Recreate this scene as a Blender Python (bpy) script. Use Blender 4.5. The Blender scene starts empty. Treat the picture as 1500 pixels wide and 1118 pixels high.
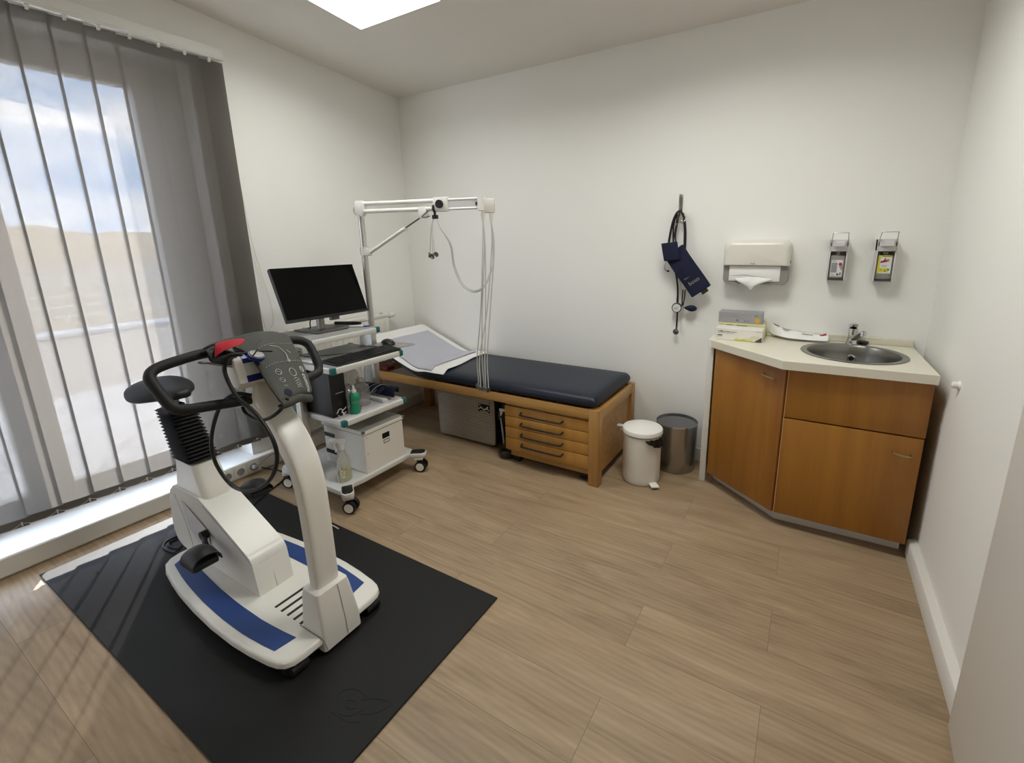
import bpy, bmesh, math, random
from mathutils import Vector, Matrix
random.seed(7)
PI = math.pi
S = bpy.context.scene
COL = S.collection
V = Vector

# ------------------------------------------------------------------ materials
def lin(h):
    if isinstance(h, str):
        h = h.lstrip('#')
        c = [int(h[i:i+2], 16)/255 for i in (0, 2, 4)]
        return tuple(x/12.92 if x <= .04045 else ((x+.055)/1.055)**2.4 for x in c)
    return tuple(h)

def base_mat(name):
    m = bpy.data.materials.new(name); m.use_nodes = True
    nt = m.node_tree; nt.nodes.clear()
    out = nt.nodes.new('ShaderNodeOutputMaterial')
    return m, nt, out

def N(nt, typ, **kw):
    n = nt.nodes.new(typ)
    for k, v in kw.items():
        if k in n.inputs.keys(): n.inputs[k].default_value = v
        else: setattr(n, k, v)
    return n

def P(name, col, rough=.5, metal=0., var=.04, vscale=6., bump=0., bscale=200., stretch=None, spec=.5, coat=0., transmission=0., ior=1.45, alpha=1., col2=None, aniso=0.):
    """principled material with procedural colour variation and bump"""
    m, nt, out = base_mat(name)
    b = N(nt, 'ShaderNodeBsdfPrincipled')
    L = nt.links
    tc = N(nt, 'ShaderNodeTexCoord')
    mp = N(nt, 'ShaderNodeMapping')
    mp.inputs['Scale'].default_value = stretch if stretch else (1, 1, 1)
    L.new(tc.outputs['Object'], mp.inputs['Vector'])
    nz = N(nt, 'ShaderNodeTexNoise'); nz.inputs['Scale'].default_value = vscale; nz.inputs['Detail'].default_value = 5
    L.new(mp.outputs['Vector'], nz.inputs['Vector'])
    c = lin(col)
    mix = N(nt, 'ShaderNodeMix'); mix.data_type = 'RGBA'
    if col2 is None:
        a = tuple(max(0, x*(1-var)) for x in c); d = tuple(min(1, x*(1+var)) for x in c)
    else:
        a = c; d = lin(col2)
    mix.inputs[6].default_value = (*a, 1); mix.inputs[7].default_value = (*d, 1)
    L.new(nz.outputs['Fac'], mix.inputs[0])
    L.new(mix.outputs[2], b.inputs['Base Color'])
    b.inputs['Roughness'].default_value = rough
    b.inputs['Metallic'].default_value = metal
    b.inputs['Specular IOR Level'].default_value = spec
    b.inputs['Coat Weight'].default_value = coat
    b.inputs['Transmission Weight'].default_value = transmission
    b.inputs['IOR'].default_value = ior
    b.inputs['Alpha'].default_value = alpha
    b.inputs['Anisotropic'].default_value = aniso
    if bump:
        n2 = N(nt, 'ShaderNodeTexNoise'); n2.inputs['Scale'].default_value = bscale; n2.inputs['Detail'].default_value = 3
        L.new(mp.outputs['Vector'], n2.inputs['Vector'])
        bp = N(nt, 'ShaderNodeBump'); bp.inputs['Strength'].default_value = bump; bp.inputs['Distance'].default_value = .002
        L.new(n2.outputs['Fac'], bp.inputs['Height']); L.new(bp.outputs['Normal'], b.inputs['Normal'])
    L.new(b.outputs[0], out.inputs['Surface'])
    return m

def wood_mat(name, c1, c2, axis='x', scale=7., rough=.38, coat=.15):
    m, nt, out = base_mat(name); L = nt.links
    b = N(nt, 'ShaderNodeBsdfPrincipled')
    tc = N(nt, 'ShaderNodeTexCoord'); mp = N(nt, 'ShaderNodeMapping')
    sc = {'x': (.35, 6, 6), 'y': (6, .35, 6), 'z': (5, 5, .25)}[axis]
    mp.inputs['Scale'].default_value = sc
    L.new(tc.outputs['Object'], mp.inputs['Vector'])
    nz = N(nt, 'ShaderNodeTexNoise'); nz.inputs['Scale'].default_value = scale*.55; nz.inputs['Detail'].default_value = 4; nz.inputs['Distortion'].default_value = .6
    L.new(mp.outputs['Vector'], nz.inputs['Vector'])
    n2 = N(nt, 'ShaderNodeTexNoise'); n2.inputs['Scale'].default_value = scale*9; n2.inputs['Detail'].default_value = 2
    L.new(mp.outputs['Vector'], n2.inputs['Vector'])
    ad = N(nt, 'ShaderNodeMath', operation='MULTIPLY_ADD'); L.new(n2.outputs['Fac'], ad.inputs[0]); ad.inputs[1].default_value = .25
    L.new(nz.outputs['Fac'], ad.inputs[2])
    cr = N(nt, 'ShaderNodeValToRGB')
    cr.color_ramp.elements[0].position = .42; cr.color_ramp.elements[0].color = (*lin(c1), 1)
    cr.color_ramp.elements[1].position = .82; cr.color_ramp.elements[1].color = (*lin(c2), 1)
    L.new(ad.outputs[0], cr.inputs['Fac'])
    L.new(cr.outputs['Color'], b.inputs['Base Color'])
    b.inputs['Roughness'].default_value = rough; b.inputs['Coat Weight'].default_value = coat; b.inputs['Coat Roughness'].default_value = .3
    L.new(b.outputs[0], out.inputs['Surface'])
    return m

def floor_mat():
    m, nt, out = base_mat('oak_vinyl_planks'); L = nt.links
    b = N(nt, 'ShaderNodeBsdfPrincipled')
    tc = N(nt, 'ShaderNodeTexCoord')
    br = N(nt, 'ShaderNodeTexBrick'); br.offset = .37; br.offset_frequency = 2; br.squash = 1
    br.inputs['Scale'].default_value = 1; br.inputs['Brick Width'].default_value = 1.22; br.inputs['Row Height'].default_value = .225
    br.inputs['Mortar Size'].default_value = .0011; br.inputs['Mortar Smooth'].default_value = .2; br.inputs['Bias'].default_value = 0
    br.inputs['Color1'].default_value = (0, 0, 0, 1); br.inputs['Color2'].default_value = (1, 1, 1, 1); br.inputs['Mortar'].default_value = (.5, .5, .5, 1)
    L.new(tc.outputs['Object'], br.inputs['Vector'])
    # each plank shifts its grain
    sh = N(nt, 'ShaderNodeVectorMath', operation='MULTIPLY_ADD')
    L.new(br.outputs['Color'], sh.inputs[0]); sh.inputs[1].default_value = (9.3, 4.1, 3.3); L.new(tc.outputs['Object'], sh.inputs[2])
    mp = N(nt, 'ShaderNodeMapping'); mp.inputs['Scale'].default_value = (1.3, 9, 1); L.new(sh.outputs[0], mp.inputs['Vector'])
    n1 = N(nt, 'ShaderNodeTexNoise'); n1.inputs['Scale'].default_value = 1.6; n1.inputs['Detail'].default_value = 6; n1.inputs['Roughness'].default_value = .62; n1.inputs['Distortion'].default_value = .9
    L.new(mp.outputs[0], n1.inputs['Vector'])
    mp2 = N(nt, 'ShaderNodeMapping'); mp2.inputs['Scale'].default_value = (6, 110, 1); L.new(sh.outputs[0], mp2.inputs['Vector'])
    n2 = N(nt, 'ShaderNodeTexNoise'); n2.inputs['Scale'].default_value = 1.; n2.inputs['Detail'].default_value = 3
    L.new(mp2.outputs[0], n2.inputs['Vector'])
    # cathedral rings
    mp3 = N(nt, 'ShaderNodeMapping'); mp3.inputs['Scale'].default_value = (.8, 4.5, 1); L.new(sh.outputs[0], mp3.inputs['Vector'])
    wv = N(nt, 'ShaderNodeTexWave', wave_type='RINGS', rings_direction='Z'); wv.inputs['Scale'].default_value = 3.2; wv.inputs['Distortion'].default_value = 7; wv.inputs['Detail'].default_value = 3; wv.inputs['Detail Scale'].default_value = .9
    L.new(mp3.outputs[0], wv.inputs['Vector'])
    a1 = N(nt, 'ShaderNodeMath', operation='MULTIPLY_ADD'); L.new(n2.outputs['Fac'], a1.inputs[0]); a1.inputs[1].default_value = .22; L.new(n1.outputs['Fac'], a1.inputs[2])
    a2 = N(nt, 'ShaderNodeMath', operation='MULTIPLY_ADD'); L.new(wv.outputs['Fac'], a2.inputs[0]); a2.inputs[1].default_value = .10; L.new(a1.outputs[0], a2.inputs[2])
    cr = N(nt, 'ShaderNodeValToRGB')
    e = cr.color_ramp.elements
    e[0].position = .34; e[0].color = (*lin('#7f6a53'), 1)
    e[1].position = 1.; e[1].color = (*lin('#b29b7e'), 1)
    k = e.new(.62); k.color = (*lin('#998367'), 1)
    L.new(a2.outputs[0], cr.inputs['Fac'])
    hs = N(nt, 'ShaderNodeHueSaturation')
    mr = N(nt, 'ShaderNodeMapRange'); mr.inputs['To Min'].default_value = .93; mr.inputs['To Max'].default_value = 1.06
    L.new(br.outputs['Color'], mr.inputs['Value']); L.new(mr.outputs[0], hs.inputs['Value'])
    L.new(cr.outputs['Color'], hs.inputs['Color'])
    mm = N(nt, 'ShaderNodeMix'); mm.data_type = 'RGBA'
    md = N(nt, 'ShaderNodeMath', operation='MULTIPLY'); L.new(br.outputs['Fac'], md.inputs[0]); md.inputs[1].default_value = .55
    L.new(md.outputs[0], mm.inputs[0]); L.new(hs.outputs['Color'], mm.inputs[6]); mm.inputs[7].default_value = (*lin('#5a4631'), 1)
    L.new(mm.outputs[2], b.inputs['Base Color'])
    b.inputs['Roughness'].default_value = .42; b.inputs['Specular IOR Level'].default_value = .4
    bp = N(nt, 'ShaderNodeBump'); bp.inputs['Strength'].default_value = .25; bp.inputs['Distance'].default_value = .001
    L.new(a1.outputs[0], bp.inputs['Height']); L.new(bp.outputs[0], b.inputs['Normal'])
    L.new(b.outputs[0], out.inputs['Surface'])
    return m

def fabric_see_through(name, col, see, back):
    m, nt, out = base_mat(name); L = nt.links
    tc = N(nt, 'ShaderNodeTexCoord')
    nz = N(nt, 'ShaderNodeTexNoise'); nz.inputs['Scale'].default_value = 120; nz.inputs['Detail'].default_value = 3
    mp = N(nt, 'ShaderNodeMapping'); mp.inputs['Scale'].default_value = (1, 1.6, .8); L.new(tc.outputs['Object'], mp.inputs[0]); L.new(mp.outputs[0], nz.inputs['Vector'])
    mr = N(nt, 'ShaderNodeMapRange'); mr.inputs['From Min'].default_value = .3; mr.inputs['From Max'].default_value = .7
    mr.inputs['To Min'].default_value = see*.75; mr.inputs['To Max'].default_value = see*1.25
    L.new(nz.outputs['Fac'], mr.inputs['Value'])
    d = N(nt, 'ShaderNodeBsdfDiffuse'); d.inputs['Color'].default_value = (*lin(col), 1)
    t = N(nt, 'ShaderNodeBsdfTranslucent'); t.inputs['Color'].default_value = (*lin(back), 1)
    mx = N(nt, 'ShaderNodeAddShader')
    L.new(d.outputs[0], mx.inputs[0]); L.new(t.outputs[0], mx.inputs[1])
    tr = N(nt, 'ShaderNodeBsdfTransparent')
    m2 = N(nt, 'ShaderNodeMixShader'); L.new(mr.outputs[0], m2.inputs[0]); L.new(mx.outputs[0], m2.inputs[1]); L.new(tr.outputs[0], m2.inputs[2])
    L.new(m2.outputs[0], out.inputs['Surface'])
    return m

def clear_mat(name, tint=(1, 1, 1), gloss=.08, body=.0, bodycol='#ffffff'):
    """thin clear pane or plastic: transparent with a little reflection and body"""
    m, nt, out = base_mat(name); L = nt.links
    tr = N(nt, 'ShaderNodeBsdfTransparent'); tr.inputs['Color'].default_value = (*tint, 1)
    g = N(nt, 'ShaderNodeBsdfGlossy'); g.inputs['Roughness'].default_value = .05
    lw = N(nt, 'ShaderNodeLayerWeight'); lw.inputs['Blend'].default_value = .25
    mu = N(nt, 'ShaderNodeMath', operation='MULTIPLY_ADD'); L.new(lw.outputs['Facing'], mu.inputs[0]); mu.inputs[1].default_value = .35; mu.inputs[2].default_value = gloss
    mx = N(nt, 'ShaderNodeMixShader'); L.new(mu.outputs[0], mx.inputs[0]); L.new(tr.outputs[0], mx.inputs[1]); L.new(g.outputs[0], mx.inputs[2])
    d = N(nt, 'ShaderNodeBsdfTranslucent'); d.inputs['Color'].default_value = (*lin(bodycol), 1)
    d2 = N(nt, 'ShaderNodeBsdfDiffuse'); d2.inputs['Color'].default_value = (*lin(bodycol), 1)
    md = N(nt, 'ShaderNodeMixShader'); L.new(d.outputs[0], md.inputs[1]); L.new(d2.outputs[0], md.inputs[2])
    nz = N(nt, 'ShaderNodeTexNoise'); nz.inputs['Scale'].default_value = 40
    m3 = N(nt, 'ShaderNodeMath', operation='MULTIPLY_ADD'); L.new(nz.outputs['Fac'], m3.inputs[0]); m3.inputs[1].default_value = body*.3; m3.inputs[2].default_value = body*.85
    mz = N(nt, 'ShaderNodeMixShader'); L.new(m3.outputs[0], mz.inputs[0]); L.new(mx.outputs[0], mz.inputs[1]); L.new(md.outputs[0], mz.inputs[2])
    L.new(mz.outputs[0], out.inputs['Surface'])
    return m

def emit_mat(name, col, strength):
    m, nt, out = base_mat(name); L = nt.links
    tc = N(nt, 'ShaderNodeTexCoord'); nz = N(nt, 'ShaderNodeTexNoise'); nz.inputs['Scale'].default_value = 30
    L.new(tc.outputs['Object'], nz.inputs['Vector'])
    mr = N(nt, 'ShaderNodeMapRange'); mr.inputs['To Min'].default_value = strength*.98; mr.inputs['To Max'].default_value = strength*1.02
    L.new(nz.outputs['Fac'], mr.inputs['Value'])
    e = N(nt, 'ShaderNodeEmission'); e.inputs['Color'].default_value = (*lin(col), 1)
    L.new(mr.outputs[0], e.inputs['Strength']); L.new(e.outputs[0], out.inputs['Surface'])
    return m

def tile_mat():
    m, nt, out = base_mat('terrace_tiles'); L = nt.links
    b = N(nt, 'ShaderNodeBsdfPrincipled'); tc = N(nt, 'ShaderNodeTexCoord')
    mp = N(nt, 'ShaderNodeMapping'); mp.inputs['Rotation'].default_value = (0, 0, math.radians(38)); L.new(tc.outputs['Object'], mp.inputs[0])
    br = N(nt, 'ShaderNodeTexBrick'); br.offset = 0; br.inputs['Scale'].default_value = 1; br.inputs['Brick Width'].default_value = .6; br.inputs['Row Height'].default_value = .6; br.inputs['Mortar Size'].default_value = .007
    br.inputs['Color1'].default_value = (*lin('#d6d1cd'), 1); br.inputs['Color2'].default_value = (*lin('#dedad6'), 1); br.inputs['Mortar'].default_value = (*lin('#857e78'), 1)
    L.new(mp.outputs[0], br.inputs['Vector']); L.new(br.outputs['Color'], b.inputs['Base Color'])
    b.inputs['Roughness'].default_value = .8
    L.new(b.outputs[0], out.inputs['Surface'])
    return m

M = {}
M['wall'] = P('white_wall_paint', '#efeeea', .85, var=.012, vscale=3, bump=.12, bscale=260)
M['ceil'] = P('ceiling_paint', '#dfdbd4', .9, var=.01, bump=.05)
M['trim'] = P('white_trim', '#dcd9d2', .45, var=.015)
M['floor'] = floor_mat()
M['sill'] = P('sill_paint', '#e4e6e8', .35, var=.01)
M['frame'] = P('window_frame_pvc', '#cfcfcd', .4, var=.01)
M['glass'] = clear_mat('window_glass', gloss=.04)
M['blind'] = fabric_see_through('blind_fabric', '#5f5b57', .045, '#3a3733')
M['pocket'] = P('blind_hem', '#625d57', .8, var=.05)
M['white_plastic'] = P('white_plastic', '#e6e4df', .35, var=.012)
M['warm_plastic'] = P('warm_white_plastic', '#dcd9cf', .3, var=.015, vscale=4)
M['bike'] = P('ergometer_white', '#e6e4dc', .32, var=.02, vscale=5)
M['blue'] = P('blue_stripe', '#24427f', .5, var=.06, vscale=20, bump=.1, bscale=400)
M['dblue'] = P('console_blue', '#1d2a78', .35)
M['black'] = P('black_plastic', '#131313', .42, var=.1)
M['foam'] = P('black_foam_grip', '#171717', .62, var=.12, bump=.25, bscale=500)
M['rubber'] = P('black_rubber', '#181818', .55, var=.1)
M['vinylseat'] = P('black_saddle_vinyl', '#111214', .48, var=.1, bump=.1, bscale=300)
M['mat'] = P('rubber_floor_mat', '#171716', .55, var=.12, vscale=30, bump=.5, bscale=500, spec=.35)
M['cuff'] = P('grey_cuff_cloth', '#43443f', .72, var=.06, bump=.2, bscale=600)
M['red'] = P('red_cloth', '#b51f2c', .7, var=.08)
M['print'] = P('white_print', '#c4c4c0', .6, var=.02)
M['dprint'] = P('dark_print', '#4b4b4d', .6, var=.05)
M['greyp'] = P('grey_print', '#8d8f92', .6, var=.05)
M['cartmetal'] = P('cart_light_grey', '#d3d2cd', .4, var=.015)
M['carttop'] = P('cart_grey_laminate', '#8f8f8c', .45, var=.04)
M['teal'] = P('teal_corner_plastic', '#17625f', .4, var=.05)
M['alu'] = P('brushed_aluminium', '#c6c4bf', .36, 1., var=.06, stretch=(1, 1, 30), vscale=20)
M['steel'] = P('stainless_steel', '#a7a49e', .26, 1., var=.08, vscale=15, stretch=(1, 1, 8))
M['sinksteel'] = P('sink_steel', '#8f8d88', .33, 1., var=.06, vscale=25)
M['chrome'] = P('chrome', '#c9cacb', .1, 1., var=.03)
M['dsteel'] = P('dark_steel_rod', '#6c6b68', .3, .9, var=.05)
M['screen'] = P('black_screen_glass', '#030303', .25, var=.02, spec=.15)
M['bezel'] = P('dark_bezel', '#161617', .4)
M['standgrey'] = P('stand_grey', '#a5a3a2', .38, .5, var=.04)
M['standbase'] = P('stand_base_grey', '#55534f', .45, .3, var=.04)
M['navy'] = P('navy_leatherette', '#131b2b', .42, var=.14, vscale=8, bump=.15, bscale=350, spec=.45)
M['navycloth'] = P('navy_cloth', '#0e1331', .8, var=.12, bump=.25, bscale=600)
M['paper'] = P('white_paper', '#e9e8e6', .8, var=.01, bump=.08, bscale=30)
M['lilac'] = P('lilac_grey_pad', '#b9b9c4', .85, var=.02, bump=.2, bscale=120)
M['beech'] = wood_mat('beech_wood_x', '#9c7239', '#b98e4f', 'x')
M['beechz'] = wood_mat('beech_wood_z', '#966b35', '#b4884b', 'z')
M['beechy'] = wood_mat('beech_wood_y', '#9c7239', '#b98e4f', 'y')
M['drawer'] = wood_mat('beech_veneer', '#a4742f', '#be8c45', 'z', 5)
M['cab'] = wood_mat('alder_veneer', '#8a5618', '#a57026', 'z', 3.2, rough=.45, coat=.1)
M['cabedge'] = P('pale_edge_band', '#c7a079', .5)
M['worktop'] = P('cream_worktop', '#dcd7c6', .35, var=.012, vscale=8)
M['handle'] = P('satin_brass_nickel', '#b7a68a', .3, 1.)
M['caseside'] = P('case_dark_side', '#2b2621', .5)
M['case'] = P('ribbed_case_panel', '#b5b0a8', .45, .3, var=.06)
M['caseedge'] = P('case_edge_metal', '#a09d98', .35, .8)
M['bag'] = P('black_bin_bag', '#0c0c0d', .3, var=.2)
M['lightbody'] = P('lamp_frame_white', '#e8e6e2', .4)
M['lamp'] = emit_mat('lamp_diffuser', '#fbfdf6', 3.)
M['green'] = P('green_bottle', '#1d8a66', .4, var=.05)
M['jug'] = clear_mat('clear_plastic', (.93, .93, .92), .08, .22, '#dedede')
M['spray'] = clear_mat('milky_plastic', (.93, .93, .9), .06, .42, '#e3e3de')
M['liquid'] = P('pale_yellow_liquid', '#c7c58d', .3, var=.03)
M['yellow'] = P('yellow_print', '#cfc63a', .6, var=.1, vscale=40)
M['paleyellow'] = P('pale_yellow_card', '#d8d3a2', .7, var=.04)
M['orange'] = P('orange_print', '#d3a43a', .6)
M['redp'] = P('red_print', '#a02038', .6)
M['card'] = P('white_card', '#e3e0d8', .6, var=.015)
M['boxgrey'] = P('box_lid_grey', '#a19f99', .7, var=.04)
M['cardgrey'] = P('grey_card', '#9b9a9c', .45, var=.08, vscale=10)
M['dispgrey'] = P('dispenser_grey', '#d0cdcd', .35, var=.02)
M['dispdark'] = P('dispenser_dark', '#4b4947', .5)
M['smoke'] = P('grey_plastic', '#8f8b88', .35, var=.03)
M['cable'] = P('grey_cable', '#c6c6c1', .5)
M['wcable'] = P('white_cable', '#cfccc4', .5)
M['bcable'] = P('black_cable', '#111111', .5)
M['electrode'] = P('electrode_metal', '#7b7a77', .35, .8)
M['label'] = P('white_label', '#d9d9d6', .5, var=.02)
M['limegreen'] = P('lime_plastic', '#b6c23a', .5)
M['bluepen'] = P('pen_blue', '#3a62b4', .4)
M['dred'] = P('dark_red_plastic', '#5a1a18', .5)
M['radiator'] = P('radiator_white', '#dedbd2', .35, var=.015)
M['terrace'] = tile_mat()
M['far_beige'] = P('far_terrace_beige', '#b8aea2', .95, var=.12, vscale=40, bump=.3, bscale=120)  # speckled beige, darker than the terrace tiles
M['curb'] = P('white_curb', '#dcdcdc', .7)
M['rail'] = P('pale_railing', '#e2e2e0', .5)
M['hill'] = P('autumn_hill', '#b5a084', .95, col2='#c0b093', vscale=.06)
M['field'] = P('far_field', '#b3a48f', .95, col2='#a39684', vscale=.15)
M['shutter'] = P('socket_dark', '#8a8782', .5)

# ------------------------------------------------------------------ mesh builder
def cr(pts, n=6, closed=False):
    pts = [V(p) for p in pts]; out = []
    m = len(pts); rng = m if closed else m-1
    for i in range(rng):
        p0 = pts[(i-1) % m] if closed or i > 0 else pts[0]*2-pts[1]
        p1 = pts[i]; p2 = pts[(i+1) % m]
        p3 = pts[(i+2) % m] if closed or i+2 < m else pts[-1]*2-pts[-2]
        for k in range(n):
            t = k/n
            out.append(.5*((2*p1)+(p2-p0)*t+(2*p0-5*p1+4*p2-p3)*t*t+(3*p1-p0-3*p2+p3)*t**3))
    if not closed: out.append(pts[-1])
    return out

class MB:
    def __init__(s): s.bm = bmesh.new()
    def merge(s, b2, mtx=None):
        if mtx: bmesh.ops.transform(b2, matrix=mtx, verts=b2.verts)
        me = bpy.data.meshes.new('tmp'); b2.to_mesh(me); b2.free()
        s.bm.from_mesh(me); bpy.data.meshes.remove(me); return s
    def box(s, x0, x1, y0, y1, z0, z1, bev=0., seg=2, mtx=None):
        b = bmesh.new(); bmesh.ops.create_cube(b, size=1)
        bmesh.ops.transform(b, matrix=Matrix.Translation(((x0+x1)/2, (y0+y1)/2, (z0+z1)/2)) @ Matrix.Diagonal((abs(x1-x0), abs(y1-y0), abs(z1-z0), 1)), verts=b.verts)
        if bev: bmesh.ops.bevel(b, geom=b.edges[:], offset=bev, segments=seg, affect='EDGES', profile=.5)
        return s.merge(b, mtx)
    def prism(s, poly, axis, a, c, bev=0., seg=2, mtx=None):
        """poly of 2D pts; axis 'y' -> pts (x,z); 'x' -> (y,z); 'z' -> (x,y)"""
        b = bmesh.new()
        f = {'y': lambda p, t: (p[0], t, p[1]), 'x': lambda p, t: (t, p[0], p[1]), 'z': lambda p, t: (p[0], p[1], t)}[axis]
        v0 = [b.verts.new(f(p, a)) for p in poly]; v1 = [b.verts.new(f(p, c)) for p in poly]
        n = len(poly)
        b.faces.new(v0); b.faces.new(v1[::-1])
        for i in range(n): b.faces.new((v0[i], v1[i], v1[(i+1) % n], v0[(i+1) % n]))
        bmesh.ops.recalc_face_normals(b, faces=b.faces)
        if bev: bmesh.ops.bevel(b, geom=b.edges[:], offset=bev, segments=seg, affect='EDGES', profile=.5)
        return s.merge(b, mtx)
    def loft(s, secs, cap=True, closed=True, mtx=None):
        b = bmesh.new(); R = [[b.verts.new(V(p)) for p in sec] for sec in secs]
        n = len(R[0])
        for i in range(len(R)-1):
            for k in range(n if closed else n-1):
                b.faces.new((R[i][k], R[i][(k+1) % n], R[i+1][(k+1) % n], R[i+1][k]))
        if cap and closed:
            b.faces.new(R[0][::-1]); b.faces.new(R[-1])
        bmesh.ops.recalc_face_normals(b, faces=b.faces)
        return s.merge(b, mtx)
    def tube(s, pts, r, seg=10, n=6, smooth=True, closed=False):
        p = cr(pts, n, closed) if smooth and len(pts) > 2 else [V(q) for q in pts]
        m = len(p); rr = r if callable(r) else (lambda t: r)
        T = []
        for i in range(m):
            a = p[(i-1) % m] if closed or i > 0 else p[i]; c = p[(i+1) % m] if closed or i < m-1 else p[i]
            T.append((c-a).normalized())
        u = T[0].orthogonal().normalized(); secs = []
        for i in range(m):
            u = (u-T[i]*u.dot(T[i])).normalized(); w = T[i].cross(u)
            q = rr(i/(m-1))
            secs.append([p[i]+(u*math.cos(2*PI*k/seg)+w*math.sin(2*PI*k/seg))*q for k in range(seg)])
        if closed: secs.append(secs[0]); return s.loft(secs, cap=False)
        return s.loft(secs)
    def cyl(s, a, b, r, r2=None, seg=20):
        a, b = V(a), V(b); r2 = r if r2 is None else r2
        return s.tube([a, b], lambda t: r+(r2-r)*t, seg, smooth=False)
    def lathe(s, prof, c=(0, 0, 0), seg=28, mtx=None, sx=1, sy=1):
        b = bmesh.new(); secs = []
        for r, z in prof:
            secs.append([b.verts.new((c[0]+sx*r*math.cos(2*PI*k/seg), c[1]+sy*r*math.sin(2*PI*k/seg), c[2]+z)) for k in range(seg)])
        for i in range(len(secs)-1):
            for k in range(seg): b.faces.new((secs[i][k], secs[i][(k+1) % seg], secs[i+1][(k+1) % seg], secs[i+1][k]))
        bmesh.ops.remove_doubles(b, verts=b.verts, dist=1e-6)
        bmesh.ops.recalc_face_normals(b, faces=b.faces)
        return s.merge(b, mtx)
    def ball(s, c, rx, ry=None, rz=None, mtx=None, seg=20):
        b = bmesh.new(); bmesh.ops.create_uvsphere(b, u_segments=seg, v_segments=seg//2+2, radius=1)
        bmesh.ops.transform(b, matrix=Matrix.Translation(c) @ Matrix.Diagonal((rx, ry or rx, rz or rx, 1)), verts=b.verts)
        return s.merge(b, mtx)
    def grid(s, rows, thick=0.):
        """surface through a grid of points, optional thickness along -normal"""
        b = bmesh.new(); R = [[b.verts.new(V(p)) for p in r] for r in rows]
        for i in range(len(R)-1):
            for k in range(len(R[0])-1): b.faces.new((R[i][k], R[i][k+1], R[i+1][k+1], R[i+1][k]))
        b.normal_update()
        if thick:
            bmesh.ops.solidify(b, geom=b.faces[:], thickness=thick)
        return s.merge(b)
    def quad(s, a, b_, c, d):
        v = [s.bm.verts.new(V(p)) for p in (a, b_, c, d)]; s.bm.faces.new(v); return s

def tag(o, label=None, cat=None, group=None, kind=None):
    if label: o['label'] = label
    if cat: o['category'] = cat
    if group: o['group'] = group
    if kind: o['kind'] = kind
    return o

def world_loc(o):
    l = V((0, 0, 0))
    while o: l += o.location; o = o.parent
    return l

def obj(name, mb, mat, parent=None, base=None, label=None, ang=35, sub=0):
    """link one mesh object; vertices given in world space"""
    off = world_loc(parent) if parent else V(base or (0, 0, 0))
    me = bpy.data.meshes.new(name)
    bmesh.ops.translate(mb.bm, verts=mb.bm.verts, vec=-off)
    mb.bm.to_mesh(me); mb.bm.free()
    me.polygons.foreach_set('use_smooth', [True]*len(me.polygons))
    me.set_sharp_from_angle(angle=math.radians(ang))
    me.materials.append(M[mat] if isinstance(mat, str) else mat)
    o = bpy.data.objects.new(name, me); COL.objects.link(o)
    if parent: o.parent = parent
    else: o.location = off
    if sub:
        md = o.modifiers.new('sub', 'SUBSURF'); md.levels = md.render_levels = sub
    if label: o['label'] = label
    return o

def thing(name, loc, label, cat, group=None):
    o = bpy.data.objects.new(name, None); o.location = loc; o.empty_display_size = .05; COL.objects.link(o)
    return tag(o, label, cat, group)

def struct(name, mb, mat, label=None):
    o = obj(name, mb, mat); o['kind'] = 'structure'
    if label: o['label'] = label
    return o

def text(name, body, size, loc, xdir, ydir, mat, parent, align='LEFT', depth=.0004, bold=0.):
    cu = bpy.data.curves.new('t', 'FONT'); cu.body = body; cu.size = size; cu.align_x = align; cu.extrude = depth; cu.offset = bold
    cu.resolution_u = 3
    to = bpy.data.objects.new('t', cu); COL.objects.link(to)
    dg = bpy.context.evaluated_depsgraph_get(); me = bpy.data.meshes.new_from_object(to.evaluated_get(dg))
    bpy.data.objects.remove(to); bpy.data.curves.remove(cu)
    x = V(xdir).normalized(); y = V(ydir).normalized(); z = x.cross(y); y = z.cross(x)
    mt = Matrix((x, y, z)).transposed().to_4x4(); mt.translation = V(loc)-world_loc(parent)
    me.transform(mt); me.materials.clear(); me.materials.append(M[mat])
    o = bpy.data.objects.new(name, me); COL.objects.link(o); o.parent = parent
    return o

def copy_tree(o, parent=None):
    c = o.copy(); COL.objects.link(c)
    if parent: c.parent = parent
    for ch in list(o.children): copy_tree(ch, c)
    return c

# ------------------------------------------------------------------ camera
CAM = dict(f=672.5697, pp=(787.1498, 509.3023), R=((0.8611789, 0.5080445, -0.0161776), (0.1012475, -0.2026383, -0.9740055), (-0.4981163, 0.8371550, -0.2259460)))
cam_d = bpy.data.cameras.new('camera'); cam = bpy.data.objects.new('camera', cam_d); COL.objects.link(cam)
cam_d.sensor_fit = 'HORIZONTAL'; cam_d.sensor_width = 36; cam_d.lens = 36*CAM['f']/1500
cam_d.shift_x = (750-CAM['pp'][0])/1500; cam_d.shift_y = (CAM['pp'][1]-559)/1500
cam_d.clip_start = .02; cam_d.clip_end = 2000
r = CAM['R']
mt = Matrix(((r[0][0], -r[1][0], -r[2][0]), (r[0][1], -r[1][1], -r[2][1]), (r[0][2], -r[1][2], -r[2][2]))).to_4x4()
mt.translation = (0, 0, 1.45)
cam.matrix_world = mt
S.camera = cam

PANEL_W = 21.5
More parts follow.
